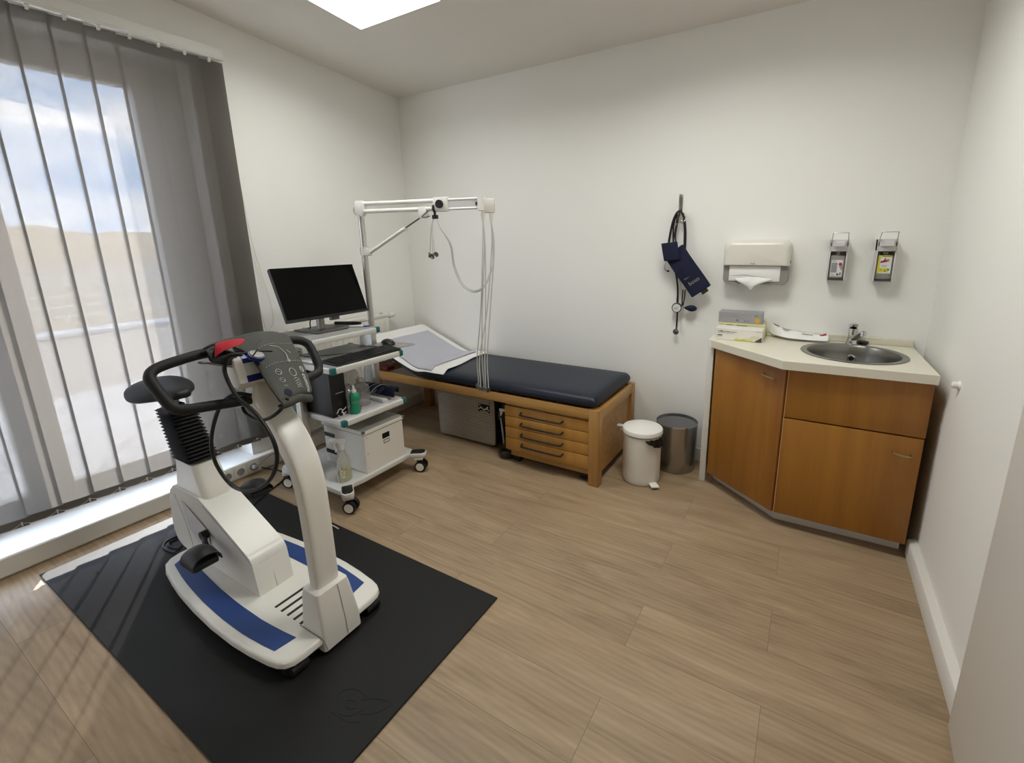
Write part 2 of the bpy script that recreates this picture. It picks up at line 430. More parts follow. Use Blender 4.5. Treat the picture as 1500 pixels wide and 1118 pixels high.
# ------------------------------------------------------------------ the room
XL, XR, YB, YF = -3.073, .54, 2.984, -1.7
def zc(y): return 2.605+.078*(YB-y)
struct('floor', MB().box(XL-.02, XR+.02, YF-.02, YB+.02, -.12, 0), 'floor')
struct('ceiling', MB().prism([(YF-.02, zc(YF-.02)), (YB+.02, zc(YB+.02)), (YB+.02, zc(YB+.02)+.15), (YF-.02, zc(YF-.02)+.15)], 'x', XL-.02, XR+.02), 'ceil')
struct('wall_back', MB().box(XL-.3, XR+.2, YB, YB+.2, -.12, 3.2), 'wall')
struct('wall_right', MB().box(XR, XR+.2, YF, YB, -.12, 3.2), 'wall')
struct('wall_front', MB().box(XL-.3, XR+.2, YF-.2, YF, -.12, 3.2), 'wall')
NY0, NY1, NZ0, NZ1 = -1.25, 1.45, .1, 2.43
wl = MB(); X0 = XL-.28
wl.box(X0, XL, YF, NY0, -.12, 3.2); wl.box(X0, XL, NY1, YB, -.12, 3.2)
wl.box(X0, XL, NY0, NY1, NZ1, 3.2); wl.box(X0, XL, NY0, NY1, -.12, NZ0-.02)
struct('wall_left', wl, 'wall')
struct('trim_1', MB().box(X0+.03, XL+.033, NY0, NY1, NZ0-.02, NZ0, .004), 'sill', 'white inner sill in the window niche')
tr = MB().prism([(XL+.002, 0.001), (XL+.064, .001), (XL+.073, .012), (XL+.073, .094), (XL+.067, .1), (XL+.036, .1), (XL+.034, .097), (XL+.002, .097)], 'y', YF+.02, 2.93, .0)
struct('trim_2', tr, 'trim', 'white cable trunking along the foot of the window wall')
struct('baseboard_right', MB().prism([(XR, .001), (XR-.034, .001), (XR-.034, .076), (XR-.03, .082), (XR-.004, .090), (XR, .088)], 'y', YF+.01, 2.47), 'trim')
bb = MB().prism([(YB, .001), (YB-.02, .001), (YB-.02, .078), (YB-.016, .086), (YB, .088)], 'x', XL+.08, -.475)
struct('baseboard_back', bb, 'trim')

# window: two glazed door leaves in a light grey frame
FX0, FX1 = -3.335, -3.265
def window(name, leaves):
    w = thing(name, (FX1, .5, NZ0), 'tall grey framed glazed terrace doors behind the vertical blinds', None); w['kind'] = 'structure'
    f = MB(); f.box(FX0, FX1, NY0+.005, NY1-.005, 2.292, NZ1-.003, .004); f.box(FX0, FX1, NY0+.005, NY1-.005, NZ0+.001, .25, .004)
    edges = [NY0+.005]+[v for lf in leaves for v in lf]+[NY1-.005]
    for i in range(0, len(edges), 2): f.box(FX0, FX1, edges[i], edges[i+1], .25, 2.292, .004)
    obj('frame', f, 'frame', w)
    g = MB()
    for a, b in leaves:
        g.box(FX1-.004, FX1+.012, a-.012, a, .24, 2.30, .002); g.box(FX1-.004, FX1+.012, b, b+.012, .24, 2.30, .002)
        g.box(FX1-.004, FX1+.012, a-.012, b+.012, 2.292, 2.304, .002); g.box(FX1-.004, FX1+.012, a-.012, b+.012, .238, .25, .002)
    obj('glazing_bead', g, 'trim', w)
    for a, b in leaves: obj('pane', MB().box(-3.302, -3.298, a, b, .25, 2.292), 'glass', w)
    h = MB().box(FX1, FX1+.03, leaves[-1][0]-.09, leaves[-1][0]-.06, 1.0, 1.12, .006).box(FX1+.02, FX1+.04, leaves[-1][0]-.088, leaves[-1][0]-.062, 1.0, 1.16, .008)
    obj('handle', h, 'white_plastic', w)
    return w
window('window_1', [(-1.1, -.2), (-.05, .484), (.648, 1.243)])

# open door leaf at the right edge
dl = thing('door_1', (.46, 1.1, .01), 'white door leaf standing open against the right wall', None); dl['kind'] = 'structure'
A = V((.490, 1.552, 0)); Bv = V((.425, .70, 0)); dv = (Bv-A).normalized(); dn = V((-dv.y, dv.x, 0))
if dn.x < 0: dn = -dn
q = [A, A+dn*.04, Bv+dn*.04, Bv]
obj('door_leaf', MB().prism([(p.x, p.y) for p in q], 'z', .01, 2.05, .0015), 'trim', dl)
q = [A-dv*.006+dn*.004, A-dv*.006+dn*.016, A+dv*.002+dn*.016, A+dv*.002+dn*.004]
obj('latch', MB().prism([(p.x, p.y) for p in q], 'z', .30, .385), 'dsteel', dl, label='dark metal latch on the door edge')
o = obj('door_stop', MB().lathe([(.0, .026), (.008, .0255), (.0125, .022), (.014, .015), (.013, .008), (.017, .004), (.018, .0)][::-1], (0, 0, 0), 20,
    Matrix.Translation((XR, 2.298, .876)) @ Matrix.Rotation(-PI/2, 4, 'Y')), 'white_plastic', base=(XR, 2.298, .876))
tag(o, 'small round white rubber door stop stuck on the right wall', 'door stop')

# ceiling lights: one LED panel in view, one unseen and added to brighten the sink side
def cp(x, y, d): return V((x, y, zc(y)-d))
def slab(x0, x1, y0, y1, d0, d1):
    m = MB(); a = [cp(x0, y0, d0), cp(x1, y0, d0), cp(x1, y1, d0), cp(x0, y1, d0)]; b = [cp(x0, y0, d1), cp(x1, y0, d1), cp(x1, y1, d1), cp(x0, y1, d1)]
    return m.loft([a, b])
ly1 = 2.092; ly0 = ly1-.62
for lx0, lab in ((-2.402, 'flat white square LED panel glowing on the ceiling near the window wall'), (-.79, 'flat white square LED panel, out of view, added to brighten the sink side of the room')):
    lx1 = lx0+.62; cx_, cy_ = (lx0+lx1)/2, (ly0+ly1)/2
    li = thing('ceiling_light', (cx_, cy_, zc(cy_)), lab, 'ceiling light', 'ceiling panels')
    obj('frame', slab(lx0, lx1, ly0, ly1, .0, .010), 'lightbody', li)
    obj('diffuser', slab(lx0+.008, lx1-.008, ly0+.008, ly1-.008, .0105, .013), 'lamp', li)
    ad_ = bpy.data.lights.new('panel_light', 'AREA'); ad_.shape = 'SQUARE'; ad_.size = .60; ad_.energy = PANEL_W*(.50 if lx0 < -2 else .88); ad_.spread = math.radians(158); ad_.color = (.975, .985, .945)
    ao = bpy.data.objects.new('panel_light', ad_); COL.objects.link(ao); ao.parent = li
    ao.location = (0, 0, -.0145); ao.rotation_euler = (-math.atan(.078), 0, 0)

# ------------------------------------------------------------------ outside
struct('terrace', MB().box(-6.6, -3.36, -14, 22, -.25, -.05), 'terrace')
struct('far_terrace', MB().box(-11.6, -6.602, -14, 22, -.25, -.055), 'far_beige')  # far strip of the terrace in a darker beige than the tiles
struct('curb', MB().box(-11.55, -11.0, -14, 22, -.05, .02, .01), 'curb', 'white curb along the far edge of the terrace')
ra = thing('railing', (-12, 3, -.2), 'low metal railing with thin horizontal bars at the terrace edge', 'railing')
for k in range(24):
    y = -13+k*1.5
    obj('post', MB().box(-12.03, -11.97, y-.03, y+.03, -.3, .95, .004), 'rail', ra)
for z, hh in ((.92, .045), (.78, .02), (.58, .02), (.38, .02), (.2, .02)):
    obj('bar', MB().box(-12.03, -11.97, -14, 22, z, z+hh, .004), 'rail', ra)
struct('field', MB().box(-900, -11.6, -700, 800, -4, -3.2), 'field')
hb = bmesh.new(); rows = []
for i in range(9):
    row = []
    for k in range(161):
        y = -500+k*7.5; t = i/8
        h = (14+5*math.sin(y*.011+1)+2.2*math.sin(y*.037)+1.6*math.sin(y*.13+2)+1.3*random.random())*math.sin(t*PI/2)**.8
        row.append(hb.verts.new((-280-t*160, y, -4+h)))
    rows.append(row)
for i in range(8):
    for k in range(160): hb.faces.new((rows[i][k], rows[i][k+1], rows[i+1][k+1], rows[i+1][k]))
bmesh.ops.recalc_face_normals(hb, faces=hb.faces)
mbh = MB(); mbh.bm = hb
struct('hills', mbh, 'hill', 'wooded brown hillside on the horizon')

# ------------------------------------------------------------------ vertical blind
BX = -3.045
bl = thing('vertical_blind', (BX, .3, .19), 'grey see-through vertical blind hanging over the terrace window', 'blind')
rl = MB().box(XL+.002, XL+.045, NY0-.05, 1.622, 2.498, 2.545, .003)
obj('mounting_rail', rl, 'wall', bl)
obj('track', MB().box(BX-.012, BX+.022, NY0-.05, 1.625, 2.484, 2.4975, .003), 'white_plastic', bl, label='white lower track of the rail')
ends = []
K = 24
for k in range(K):
    yc = 1.5495-.1187*k
    tilt = math.radians(9+2*math.sin(k*2.1)); hw = .0637
    if k == 0: hw = .068
    rows = []
    nz_ = 14
    for j in range(nz_+1):
        z = .232+(2.472-.232)*j/nz_
        row = []
        for i in range(5):
            s = (i/4-.5)*2*hw
            wob = .0025*math.sin(z*2.3+k*1.7)
            row.append(V((BX+s*math.sin(tilt)+wob+.0015*(1-(i/2-1)**2), yc+s*math.cos(tilt), z)))
        rows.append(row)
    sl = obj('slat', MB().grid(rows), 'blind', bl)
    dx, dy = math.sin(tilt)*hw, math.cos(tilt)*hw; w0 = .0025*math.sin(.232*2.3+k*1.7)
    p = [V((BX-dx+w0, yc-dy, 0)), V((BX+dx+w0, yc+dy, 0))]; nn = V((.0016, 0, 0))
    hm = MB().prism([(p[0]-nn).xy[:], (p[0]+nn).xy[:], (p[1]+nn).xy[:], (p[1]-nn).xy[:]], 'z', .195, .233)
    obj('weight_pocket', hm, 'pocket', sl, label='opaque weighted hem of the slat')
    obj('clip', MB().box(BX-.004, BX+.012, yc-.006, yc+.006, 2.462, 2.486, .002).box(BX+.004, BX+.016, yc-.008, yc+.008, 2.474, 2.484, .002), 'white_plastic', sl)
    ends.append(V((BX+.012, yc+.04, .218)))
ch = MB()
for a, b in zip(ends[:-1], ends[1:]):
    ch.tube([a.lerp(b, q_/8)-V((-.004, 0, .020*(1-(q_/4-1)**2))) for q_ in range(9)], .0010, 5, 1)
    ch.box(a.x-.0015, a.x+.0015, a.y-.0025, a.y+.0025, a.z-.018, a.z+.002, 0)
obj('bead_chain', ch, 'wcable', bl)
obj('pull_cord', MB().tube([(XL+.03, 1.60, 2.49), (XL+.025, 1.63, 1.6), (XL+.022, 1.665, 1.30), (XL+.022, 1.70, 1.08), (XL+.022, 1.70, .96), (XL+.022, 1.67, .915), (XL+.022, 1.64, .94), (XL+.025, 1.615, 1.3), (XL+.03, 1.59, 2.49)], .0016, 6), 'wcable', bl)

# sockets in the trunking
for i, (y, lab) in enumerate(((1.247, 'round white wall socket in the trunking, leftmost of the row of three'), (1.325, 'round white wall socket in the middle of the row of three'),
                              (1.403, 'socket holding a grey plug at the right end of the row of three'), (1.80, 'single socket in the trunking behind the cart column'))):
    s = thing('wall_socket', (XL+.073, y, .052), lab, 'socket', 'trunking sockets')
    Rm = Matrix.Translation((XL+.073, y, .052)) @ Matrix.Rotation(PI/2, 4, 'Y')
    obj('cover_plate', MB().box(XL+.0731, XL+.0765, y-.037, y+.037, .016, .088, .0014), 'white_plastic', s)
    obj('socket_cup', MB().lathe([(.023, .006), (.0215, .007), (.0195, .0045), (.018, .0040), (.0, .0038)], (0, 0, 0), 24, Rm), 'shutter', s)
    if i == 2:
        obj('plug', MB().lathe([(.019, .004), (.019, .03), (.012, .04), (.005, .045), (0, .045)], (0, 0, 0), 20, Rm).tube([(XL+.118, y, .052), (XL+.13, y+.01, .075), (XL+.11, y+.1, .098), (XL+.09, y+.3, .104), (XL+.09, y+.55, .10)], .003, 6), 'smoke', s)

# radiator under the far end of the window wall
rd = thing('radiator', (-3.03, 2.2, .12), 'white ribbed panel radiator on the left wall behind the cart', 'radiator')
body = MB().box(-3.05, -2.99, 1.78, 2.62, .14, .86, .008)
for k in range(16): body.box(-2.993, -2.985, 1.80+k*.0515, 1.83+k*.0515, .17, .83, .004)
obj('panel', body, 'radiator', rd)
gr = MB().box(-3.055, -2.985, 1.776, 2.624, .86, .885, .004)
obj('top_grille', gr, 'radiator', rd)
obj('valve', MB().cyl((-3.02, 2.62, .855), (-3.02, 2.652, .862), .012).cyl((-3.02, 2.65, .862), (-3.02, 2.70, .866), .021, .018).cyl((-3.02, 2.70, .866), (-3.02, 2.705, .866), .018, .012), 'white_plastic', rd)
obj('vent_plug', MB().cyl((-3.02, 2.55, .885), (-3.02, 2.58, .892), .006), 'chrome', rd)
obj('bracket', MB().box(-3.072, -3.05, 1.9, 1.94, .3, .7).box(-3.072, -3.05, 2.44, 2.48, .3, .7), 'radiator', rd)

# ------------------------------------------------------------------ sink corner
ZT = .885
wt = [(-.452, YB-.003), (-.452, 2.692), (-.073, 2.367), (.497, 2.39), (.489, YB-.003)]
fx, fy = -.0445, 2.415        # kink of the door fronts
cab = thing('sink_cabinet', (0, 2.7, 0), 'brown wood veneer sink base cabinet with angled left door', 'cabinet')
ca = MB()
pl = [(-.412, 2.96), (-.412, 2.72), (-.05, 2.44), (.484, 2.44), (.484, 2.96)]
ca.prism(pl, 'z', .082, .10)
for i_ in range(5):
    a0, b0 = V(pl[i_]), V(pl[(i_+1) % 5]); d0 = (b0-a0).normalized(); n0 = V((d0.y, -d0.x))*.016
    if i_ != 1 and i_ != 2: ca.prism([tuple(a0), tuple(b0), tuple(b0-n0 if (b0-n0-V((.1, 2.7))).length < (b0-V((.1, 2.7))).length else b0+n0), tuple(a0-n0 if (a0-n0-V((.1, 2.7))).length < (a0-V((.1, 2.7))).length else a0+n0)], 'z', .10, .838)
# hollow is not seen; top kept below the sink bowl
obj('carcass', ca, 'cab', cab)
obj('plinth', MB().prism([(-.40, 2.95), (-.40, 2.775), (-.042, 2.487), (.486, 2.497), (.486, 2.95)], 'z', .001, .081), 'trim', cab, label='pale plinth under the doors')
# angled door
a = V((-.424, 2.690)); b = V((-.058, 2.418)); d = (b-a).normalized(); n = V((d.y, -d.x))
q = [a, b, b-n*.019, a-n*.019]
dr = obj('door', MB().prism([tuple(p) for p in q], 'z', .075, .838, .0012), 'cab', cab, label='angled left door')
def bow_handle(p, q_, out, parent):
    p, q_, out = V(p), V(q_), V(out); m = (p+q_)/2
    return obj('handle', MB().tube([p, p+out*.8+(m-p)*.12, m+out*1.15, q_+out*.8+(m-q_)*.12, q_], .0042, 8, 5), 'handle', parent)
n3 = V((n.x, n.y, 0))
p1 = a+d*.335; p2 = a+d*.405
bow_handle((p1.x, p1.y, .783), (p2.x, p2.y, .776), n3*.022, dr)
dr2 = obj('door', MB().box(fx, .490, fy, fy+.019, .078, .590, .0012), 'cab', cab, label='right door under the false drawer front')
bow_handle((.392, fy, .513), (.456, fy, .508), (0, -.022, 0), dr2)
obj('drawer_front', MB().box(fx, .492, fy, fy+.019, .597, .838, .0012), 'cab', cab, label='plain fixed front below the worktop')
obj('edge_band', MB().box(fx-.0035, fx, fy+.001, fy+.018, .08, .838), 'cabedge', cab)
obj('side_panel', MB().box(-.471, -.437, 2.711, YB-.003, .0005, .8845, .0012), 'trim', cab, label='white upright end panel')
# worktop with a round cut-out for the bowl
scx, scy = .213, 2.683
def worktop():
    bm = bmesh.new(); n_ = 48; rr = .205
    def ring(z): return [bm.verts.new((scx+rr*math.cos(2*PI*k/n_), scy+rr*math.sin(2*PI*k/n_), z)) for k in range(n_)]
    def outer(z):
        out = []
        for k in range(n_):
            t = 2*PI*k/n_; dd = V((math.cos(t), math.sin(t))); best = 9
            for i in range(len(wt)):
                p = V(wt[i])-V((scx, scy)); e_ = V(wt[(i+1) % len(wt)])-V(wt[i]); den = dd.x*(-e_.y)+e_.x*dd.y
                if abs(den) < 1e-9: continue
                s_ = (p.x*(-e_.y)+e_.x*p.y)/den; u_ = (dd.x*p.y-dd.y*p.x)/den
                if s_ > 0 and -1e-6 <= u_ <= 1+1e-6: best = min(best, s_)
            out.append(V((scx, scy))+dd*best)
        for c in wt:   # snap corners
            j = min(range(n_), key=lambda k: (out[k]-V(c)).length); out[j] = V(c)
        return [bm.verts.new((p.x, p.y, z)) for p in out]
    r0, r1, o0, o1 = ring(ZT-.04), ring(ZT), outer(ZT-.04), outer(ZT)
    for k in range(n_):
        j = (k+1) % n_
        bm.faces.new((r1[k], r1[j], o1[j], o1[k])); bm.faces.new((r0[j], r0[k], o0[k], o0[j]))
        bm.faces.new((o1[k], o1[j], o0[j], o0[k])); bm.faces.new((r0[k], r0[j], r1[j], r1[k]))
    bmesh.ops.recalc_face_normals(bm, faces=bm.faces)
    m = MB(); m.bm = bm; return m
wk = thing('worktop', (0, 2.7, ZT-.04), 'cream laminate worktop with angled left front above the sink cabinet', 'worktop')
obj('top', worktop(), 'worktop', wk, ang=25)
obj('backsplash', MB().box(-.43, .489, YB-.024, YB-.004, ZT+.0005, ZT+.036, .003), 'worktop', wk)
# sink
sk = thing('sink', (scx, scy, ZT), 'round stainless steel basin let into the cream worktop', 'sink')
obj('bowl', MB().lathe([(.224, ZT+.0012), (.223, ZT+.004), (.205, ZT+.0045), (.196, ZT+.002), (.190, ZT-.008), (.186, ZT-.035), (.176, ZT-.10), (.15, ZT-.135), (.09, ZT-.15), (.035, ZT-.155), (.034, ZT-.155), (.0, ZT-.155)], (scx, scy, 0), 56), 'sinksteel', sk)
obj('overflow', MB().lathe([(.020, 0), (.019, .003), (.012, .004), (.010, .001), (.0, .001)], (0, 0, 0), 24,
    Matrix.Translation((.225, scy+.1785, ZT-.065)) @ Matrix.Rotation(PI/2-.12, 4, 'X')), 'chrome', sk)
obj('overflow_hole', MB().lathe([(.0105, .0), (.0105, .0042), (.005, .0045), (.004, .007), (0, .007)], (0, 0, 0), 20,
    Matrix.Translation((.225, scy+.1785, ZT-.065)) @ Matrix.Rotation(PI/2-.12, 4, 'X')), 'black', sk)
obj('drain', MB().lathe([(.03, ZT-.1535), (.028, ZT-.151), (.018, ZT-.152), (0, ZT-.153)], (scx, scy, 0), 24), 'chrome', sk)
# tap
tp = thing('tap', (.222, 2.925, ZT), 'chrome single lever mixer tap behind the basin', 'tap')
tb = MB().lathe([(.029, 0), (.029, .006), (.025, .012), (.0225, .03), (.0215, .06), (.022, .085), (.0, .087)], (.222, 2.925, ZT), 28)
obj('body', tb, 'chrome', tp)
sec = []
for t, (x, y, z, w_, h_) in enumerate(((.222, 2.918, ZT+.030, .018, .018), (.232, 2.885, ZT+.046, .016, .013), (.246, 2.845, ZT+.068, .0145, .010), (.256, 2.815, ZT+.083, .0135, .009))):
    sec.append([V((x+w_*math.cos(k*PI/8), y, z+h_*math.sin(k*PI/8))) for k in range(16)])
sp = obj('spout', MB().loft(sec), 'chrome', tp)
obj('aerator', MB().cyl((.257, 2.812, ZT+.089), (.257, 2.808, ZT+.064), .0125), 'chrome', sp)
lv = MB()
sec = []
for (y, z, w_, h_) in ((2.955, ZT+.092, .020, .012), (2.93, ZT+.098, .023, .016), (2.90, ZT+.104, .021, .012), (2.865, ZT+.112, .017, .007), (2.845, ZT+.117, .012, .004)):
    sec.append([V((.222+w_*math.cos(k*PI/8), y, z+h_*math.sin(k*PI/8))) for k in range(16)])
obj('lever', lv.loft(sec), 'chrome', tp)
o = obj('basin_plug', MB().lathe([(.018, .0), (.021, .004), (.023, .010), (.021, .015), (.008, .017), (0, .018)], (.276, 2.937, ZT+.0012), 28), 'rubber', base=(.276, 2.937, ZT))
tag(o, 'round black rubber plug lying beside the tap', 'plug')

# glove boxes
def carton(name, x0, x1, y0, y1, z0, h, mat, label, rot=0, group='glove boxes on the worktop'):
    c = V(((x0+x1)/2, (y0+y1)/2, 0)); t = thing(name, (c.x, c.y, z0), label, 'box', group)
    mt_ = Matrix.Translation(c) @ Matrix.Rotation(rot, 4, 'Z') @ Matrix.Translation(-c)
    obj('carton', MB().box(x0, x1, y0, y1, z0, z0+h, .0015, 1, mt_), mat, t)
    return t, mt_
wb, mw = carton('glove_box', -.441, -.198, 2.738, 2.835, ZT+.0008, .068, 'card', 'white glove box printed with pale yellow at the front of the worktop', -.01)
def onb(mt_, x, y, z): return mt_ @ V((x, y, z))
def dec(name, mt_, rects, mat, parent, y):
    m = MB()
    for (x0, x1, z0, z1) in rects: m.box(x0, x1, y-.0007, y, z0, z1, 0, 1, mt_)
    return obj(name, m, mat, parent)
yf = 2.738
text('lettering', '1105', .0135, onb(mw, -.428, yf-.0006, ZT+.0455), mw.to_3x3() @ V((1, 0, 0)), (0, 0, 1), 'dprint', wb, bold=.0004)
text('lettering', 'Comfort Line', .0135, onb(mw, -.402, yf-.0006, ZT+.0455), mw.to_3x3() @ V((1, 0, 0)), (0, 0, 1), 'greyp', wb)
dec('print', mw, [(-.428, -.402, ZT+.024, ZT+.0295)], 'dprint', wb, yf)
dec('print', mw, [(-.428, -.34, ZT+.0395, ZT+.0412), (-.428, -.40, ZT+.0175, ZT+.019), (-.228, -.202, ZT+.0585, ZT+.0605)], 'greyp', wb, yf)
m = MB()
rs = random.Random(3)
for k in range(46):
    x = -.335+.125*rs.random()**.8; z = ZT+.004+.012*rs.random()+max(0, (x+.29))*rs.random()*.42; s_ = .003+.004*rs.random()
    m.box(x, x+s_, yf-.0006, yf, z, min(z+s_, ZT+.06), 0, 1, mw)
obj('print', m, 'paleyellow', wb)
dec('print', mw, [(-.338+.012*k, -.326+.012*k, ZT+.003, ZT+.011-.0006*k) for k in range(8)], 'yellow', wb, yf)
obj('corner_print', MB().prism([(-.236, ZT+.002), (-.1985, ZT+.002), (-.1985, ZT+.030)], 'y', yf-.0008, yf, 0, 1, mw), 'dprint', wb)
yb_, my = carton('glove_box', -.443, -.196, 2.845, 2.955, ZT+.0008, .0815, 'paleyellow', 'pale yellow glove box standing behind the white box and under the grey one')
dec('opening', my, [(-.40, -.365, ZT+.0695, ZT+.0725), (-.345, -.29, ZT+.0685, ZT+.072)], 'dprint', yb_, 2.845)
gb, mg = carton('glove_box', -.447, -.214, 2.85, 2.95, ZT+.083, .062, 'cardgrey', 'grey glove box with a yellow dot, top one of the stack', .015)
dec('print', mg, [(-.40, -.34, ZT+.119, ZT+.1205), (-.37, -.358, ZT+.127, ZT+.130), (-.34, -.30, ZT+.109, ZT+.111)], 'greyp', gb, 2.85)
dec('print', mg, [(-.352, -.335, ZT+.095, ZT+.098), (-.348, -.341, ZT+.099, ZT+.104), (-.31, -.298, ZT+.095, ZT+.098), (-.29, -.286, ZT+.095, ZT+.099)], 'dprint', gb, 2.85)
text('lettering', '100', .012, onb(mg, -.258, 2.8494, ZT+.125), mg.to_3x3() @ V((1, 0, 0)), (0, 0, 1), 'dprint', gb)
obj('dot', MB().prism([(-.240+.0145*math.cos(k*PI/12), ZT+.104+.0145*math.sin(k*PI/12)) for k in range(24)], 'y', 2.8492, 2.8502, 0, 1, mg), 'orange', gb)

# soft white packet
pk = thing('foil_packet', (0, 2.97, ZT), 'crumpled white wrapped packet lying on the worktop against the wall', 'packet')
rows = []
rs = random.Random(5)
px = [-.185, -.14, -.09, -.03, .03, .085, .118]
for j in range(6):
    t = j/5; row = []
    for i, x in enumerate(px):
        yy0 = [2.955, 2.90, 2.865, 2.86, 2.865, 2.868, 2.875][i]; y1 = 2.956
        y = yy0+(y1-yy0)*t
        lift = [.070, .050, .036, .031, .029, .028, .036][i]
        bul = lift*(.25+1.0*math.sin(min(1, t*1.05)*PI*.8))*.9
        z = ZT+.004+max(0, bul)+.003*rs.random()+(.012*t if i in (1, 2, 3) else 0)
        row.append(V((x-.012*t*(i-3)/3, y, z)))
    rows.append(row)
obj('wrapper', MB().grid(rows, .002), 'paper', pk, sub=2, ang=60)
pm = MB()
def onpk(u, v):
    i = min(int(u), len(px)-2); j = min(int(v), 4); fu, fv = u-i, v-j
    a_ = rows[j][i]*(1-fu)+rows[j][i+1]*fu; b_ = rows[j+1][i]*(1-fu)+rows[j+1][i+1]*fu
    return a_*(1-fv)+b_*fv+V((0, -.001, .0035))
def strip(m, u0, u1, v0, v1, nn=6):
    rws = [[onpk(u0+(u1-u0)*k/nn, v0+(v1-v0)*t_) for k in range(nn+1)] for t_ in (0, .5, 1)]
    m.grid(rws)
strip(pm, .35, 1.15, 2.6, 4.1); obj('print', pm, 'dprint', pk)
pm = MB(); strip(pm, 4.85, 5.7, 1.9, 3.1); obj('print', pm, 'redp', pk, label='red printed flash')
pm = MB()
for (u0, u1, v0) in ((1.3, 2.4, 3.3), (1.5, 2.3, 2.6), (1.6, 2.1, 2.0), (3.0, 3.6, 3.0), (3.3, 4.2, 1.8)): strip(pm, u0, u1, v0, v0+.28)
obj('print', pm, 'greyp', pk)

# ------------------------------------------------------------------ wall units
td = thing('paper_towel_dispenser', (-.28, YB, 1.19), 'white paper towel dispenser with a towel hanging out, on the back wall', 'dispenser')
def rrect(x0, x1, z0, z1, r, n=6, rb=None):
    rb = r if rb is None else rb; out = []
    for cx_, cz_, a0, rr_ in ((x1-r, z1-r, 0, r), (x0+r, z1-r, PI/2, r), (x0+rb, z0+rb, PI, rb), (x1-rb, z0+rb, 1.5*PI, rb)):
        for k in range(n+1):
            t = a0+k*PI/2/n; out.append((cx_+rr_*math.cos(t), cz_+rr_*math.sin(t)))
    return out
dx0, dx1 = -.452, -.108; dyb = YB-.001
def sect(x0, x1, z0, z1, r, y, rb=.004): return [V((p[0], y, p[1])) for p in rrect(x0, x1, z0, z1, r, 6, rb)]
cov = MB().loft([sect(dx0, dx1, 1.295, 1.435, .035, dyb), sect(dx0, dx1, 1.295, 1.435, .035, dyb-.07), sect(dx0+.003, dx1-.003, 1.295, 1.43, .038, dyb-.092), sect(dx0+.012, dx1-.012, 1.2965, 1.419, .04, dyb-.104), sect(dx0+.03, dx1-.03, 1.30, 1.405, .04, dyb-.108)])
obj('cover', cov, 'warm_plastic', td, ang=50)
obj('tray', MB().loft([sect(dx0+.002, dx1-.002, 1.188, 1.2945, .003, dyb, .03), sect(dx0+.002, dx1-.002, 1.188, 1.2945, .003, dyb-.065, .03), sect(dx0+.006, dx1-.006, 1.19, 1.2945, .003, dyb-.082, .03)]), 'smoke', td, label='grey translucent lower tray')
st = MB().box(dx0+.036, dx1-.042, dyb-.089, dyb-.03, 1.206, 1.2935, .006)
obj('towel_stack', st, 'paper', td)
rows = []
for j in range(5):
    t = j/4; row = []
    for i in range(9):
        u = i/8*2-1; w_ = .105*(1-.62*t)+.0
        row.append(V((-.285+u*w_-.012*t, dyb-.090-.012*math.sin(t*PI)+.006*math.cos(u*5), 1.222-.052*t*(1-.35*abs(u))-(.016*t if i in (4, 5) else 0)+.012*(1-abs(u))*(1-t))))
    rows.append(row)
obj('towel', MB().grid(rows, .0012), 'paper', td, sub=1, ang=60)
obj('fold_line', MB().prism([(-.41, 1.2365), (-.33, 1.2435), (-.235, 1.2315), (-.33, 1.2405)], 'y', dyb-.0902, dyb-.0885), 'smoke', td)
text('lettering', 'Tork', .013, (-.292, dyb-.1085, 1.303), (1, 0, 0), (0, 0, 1), 'greyp', td, 'CENTER', bold=.0003)
obj('lock', MB().ball((dx1+.0005, dyb-.05, 1.315), .003, .006, .008), 'dispdark', td)

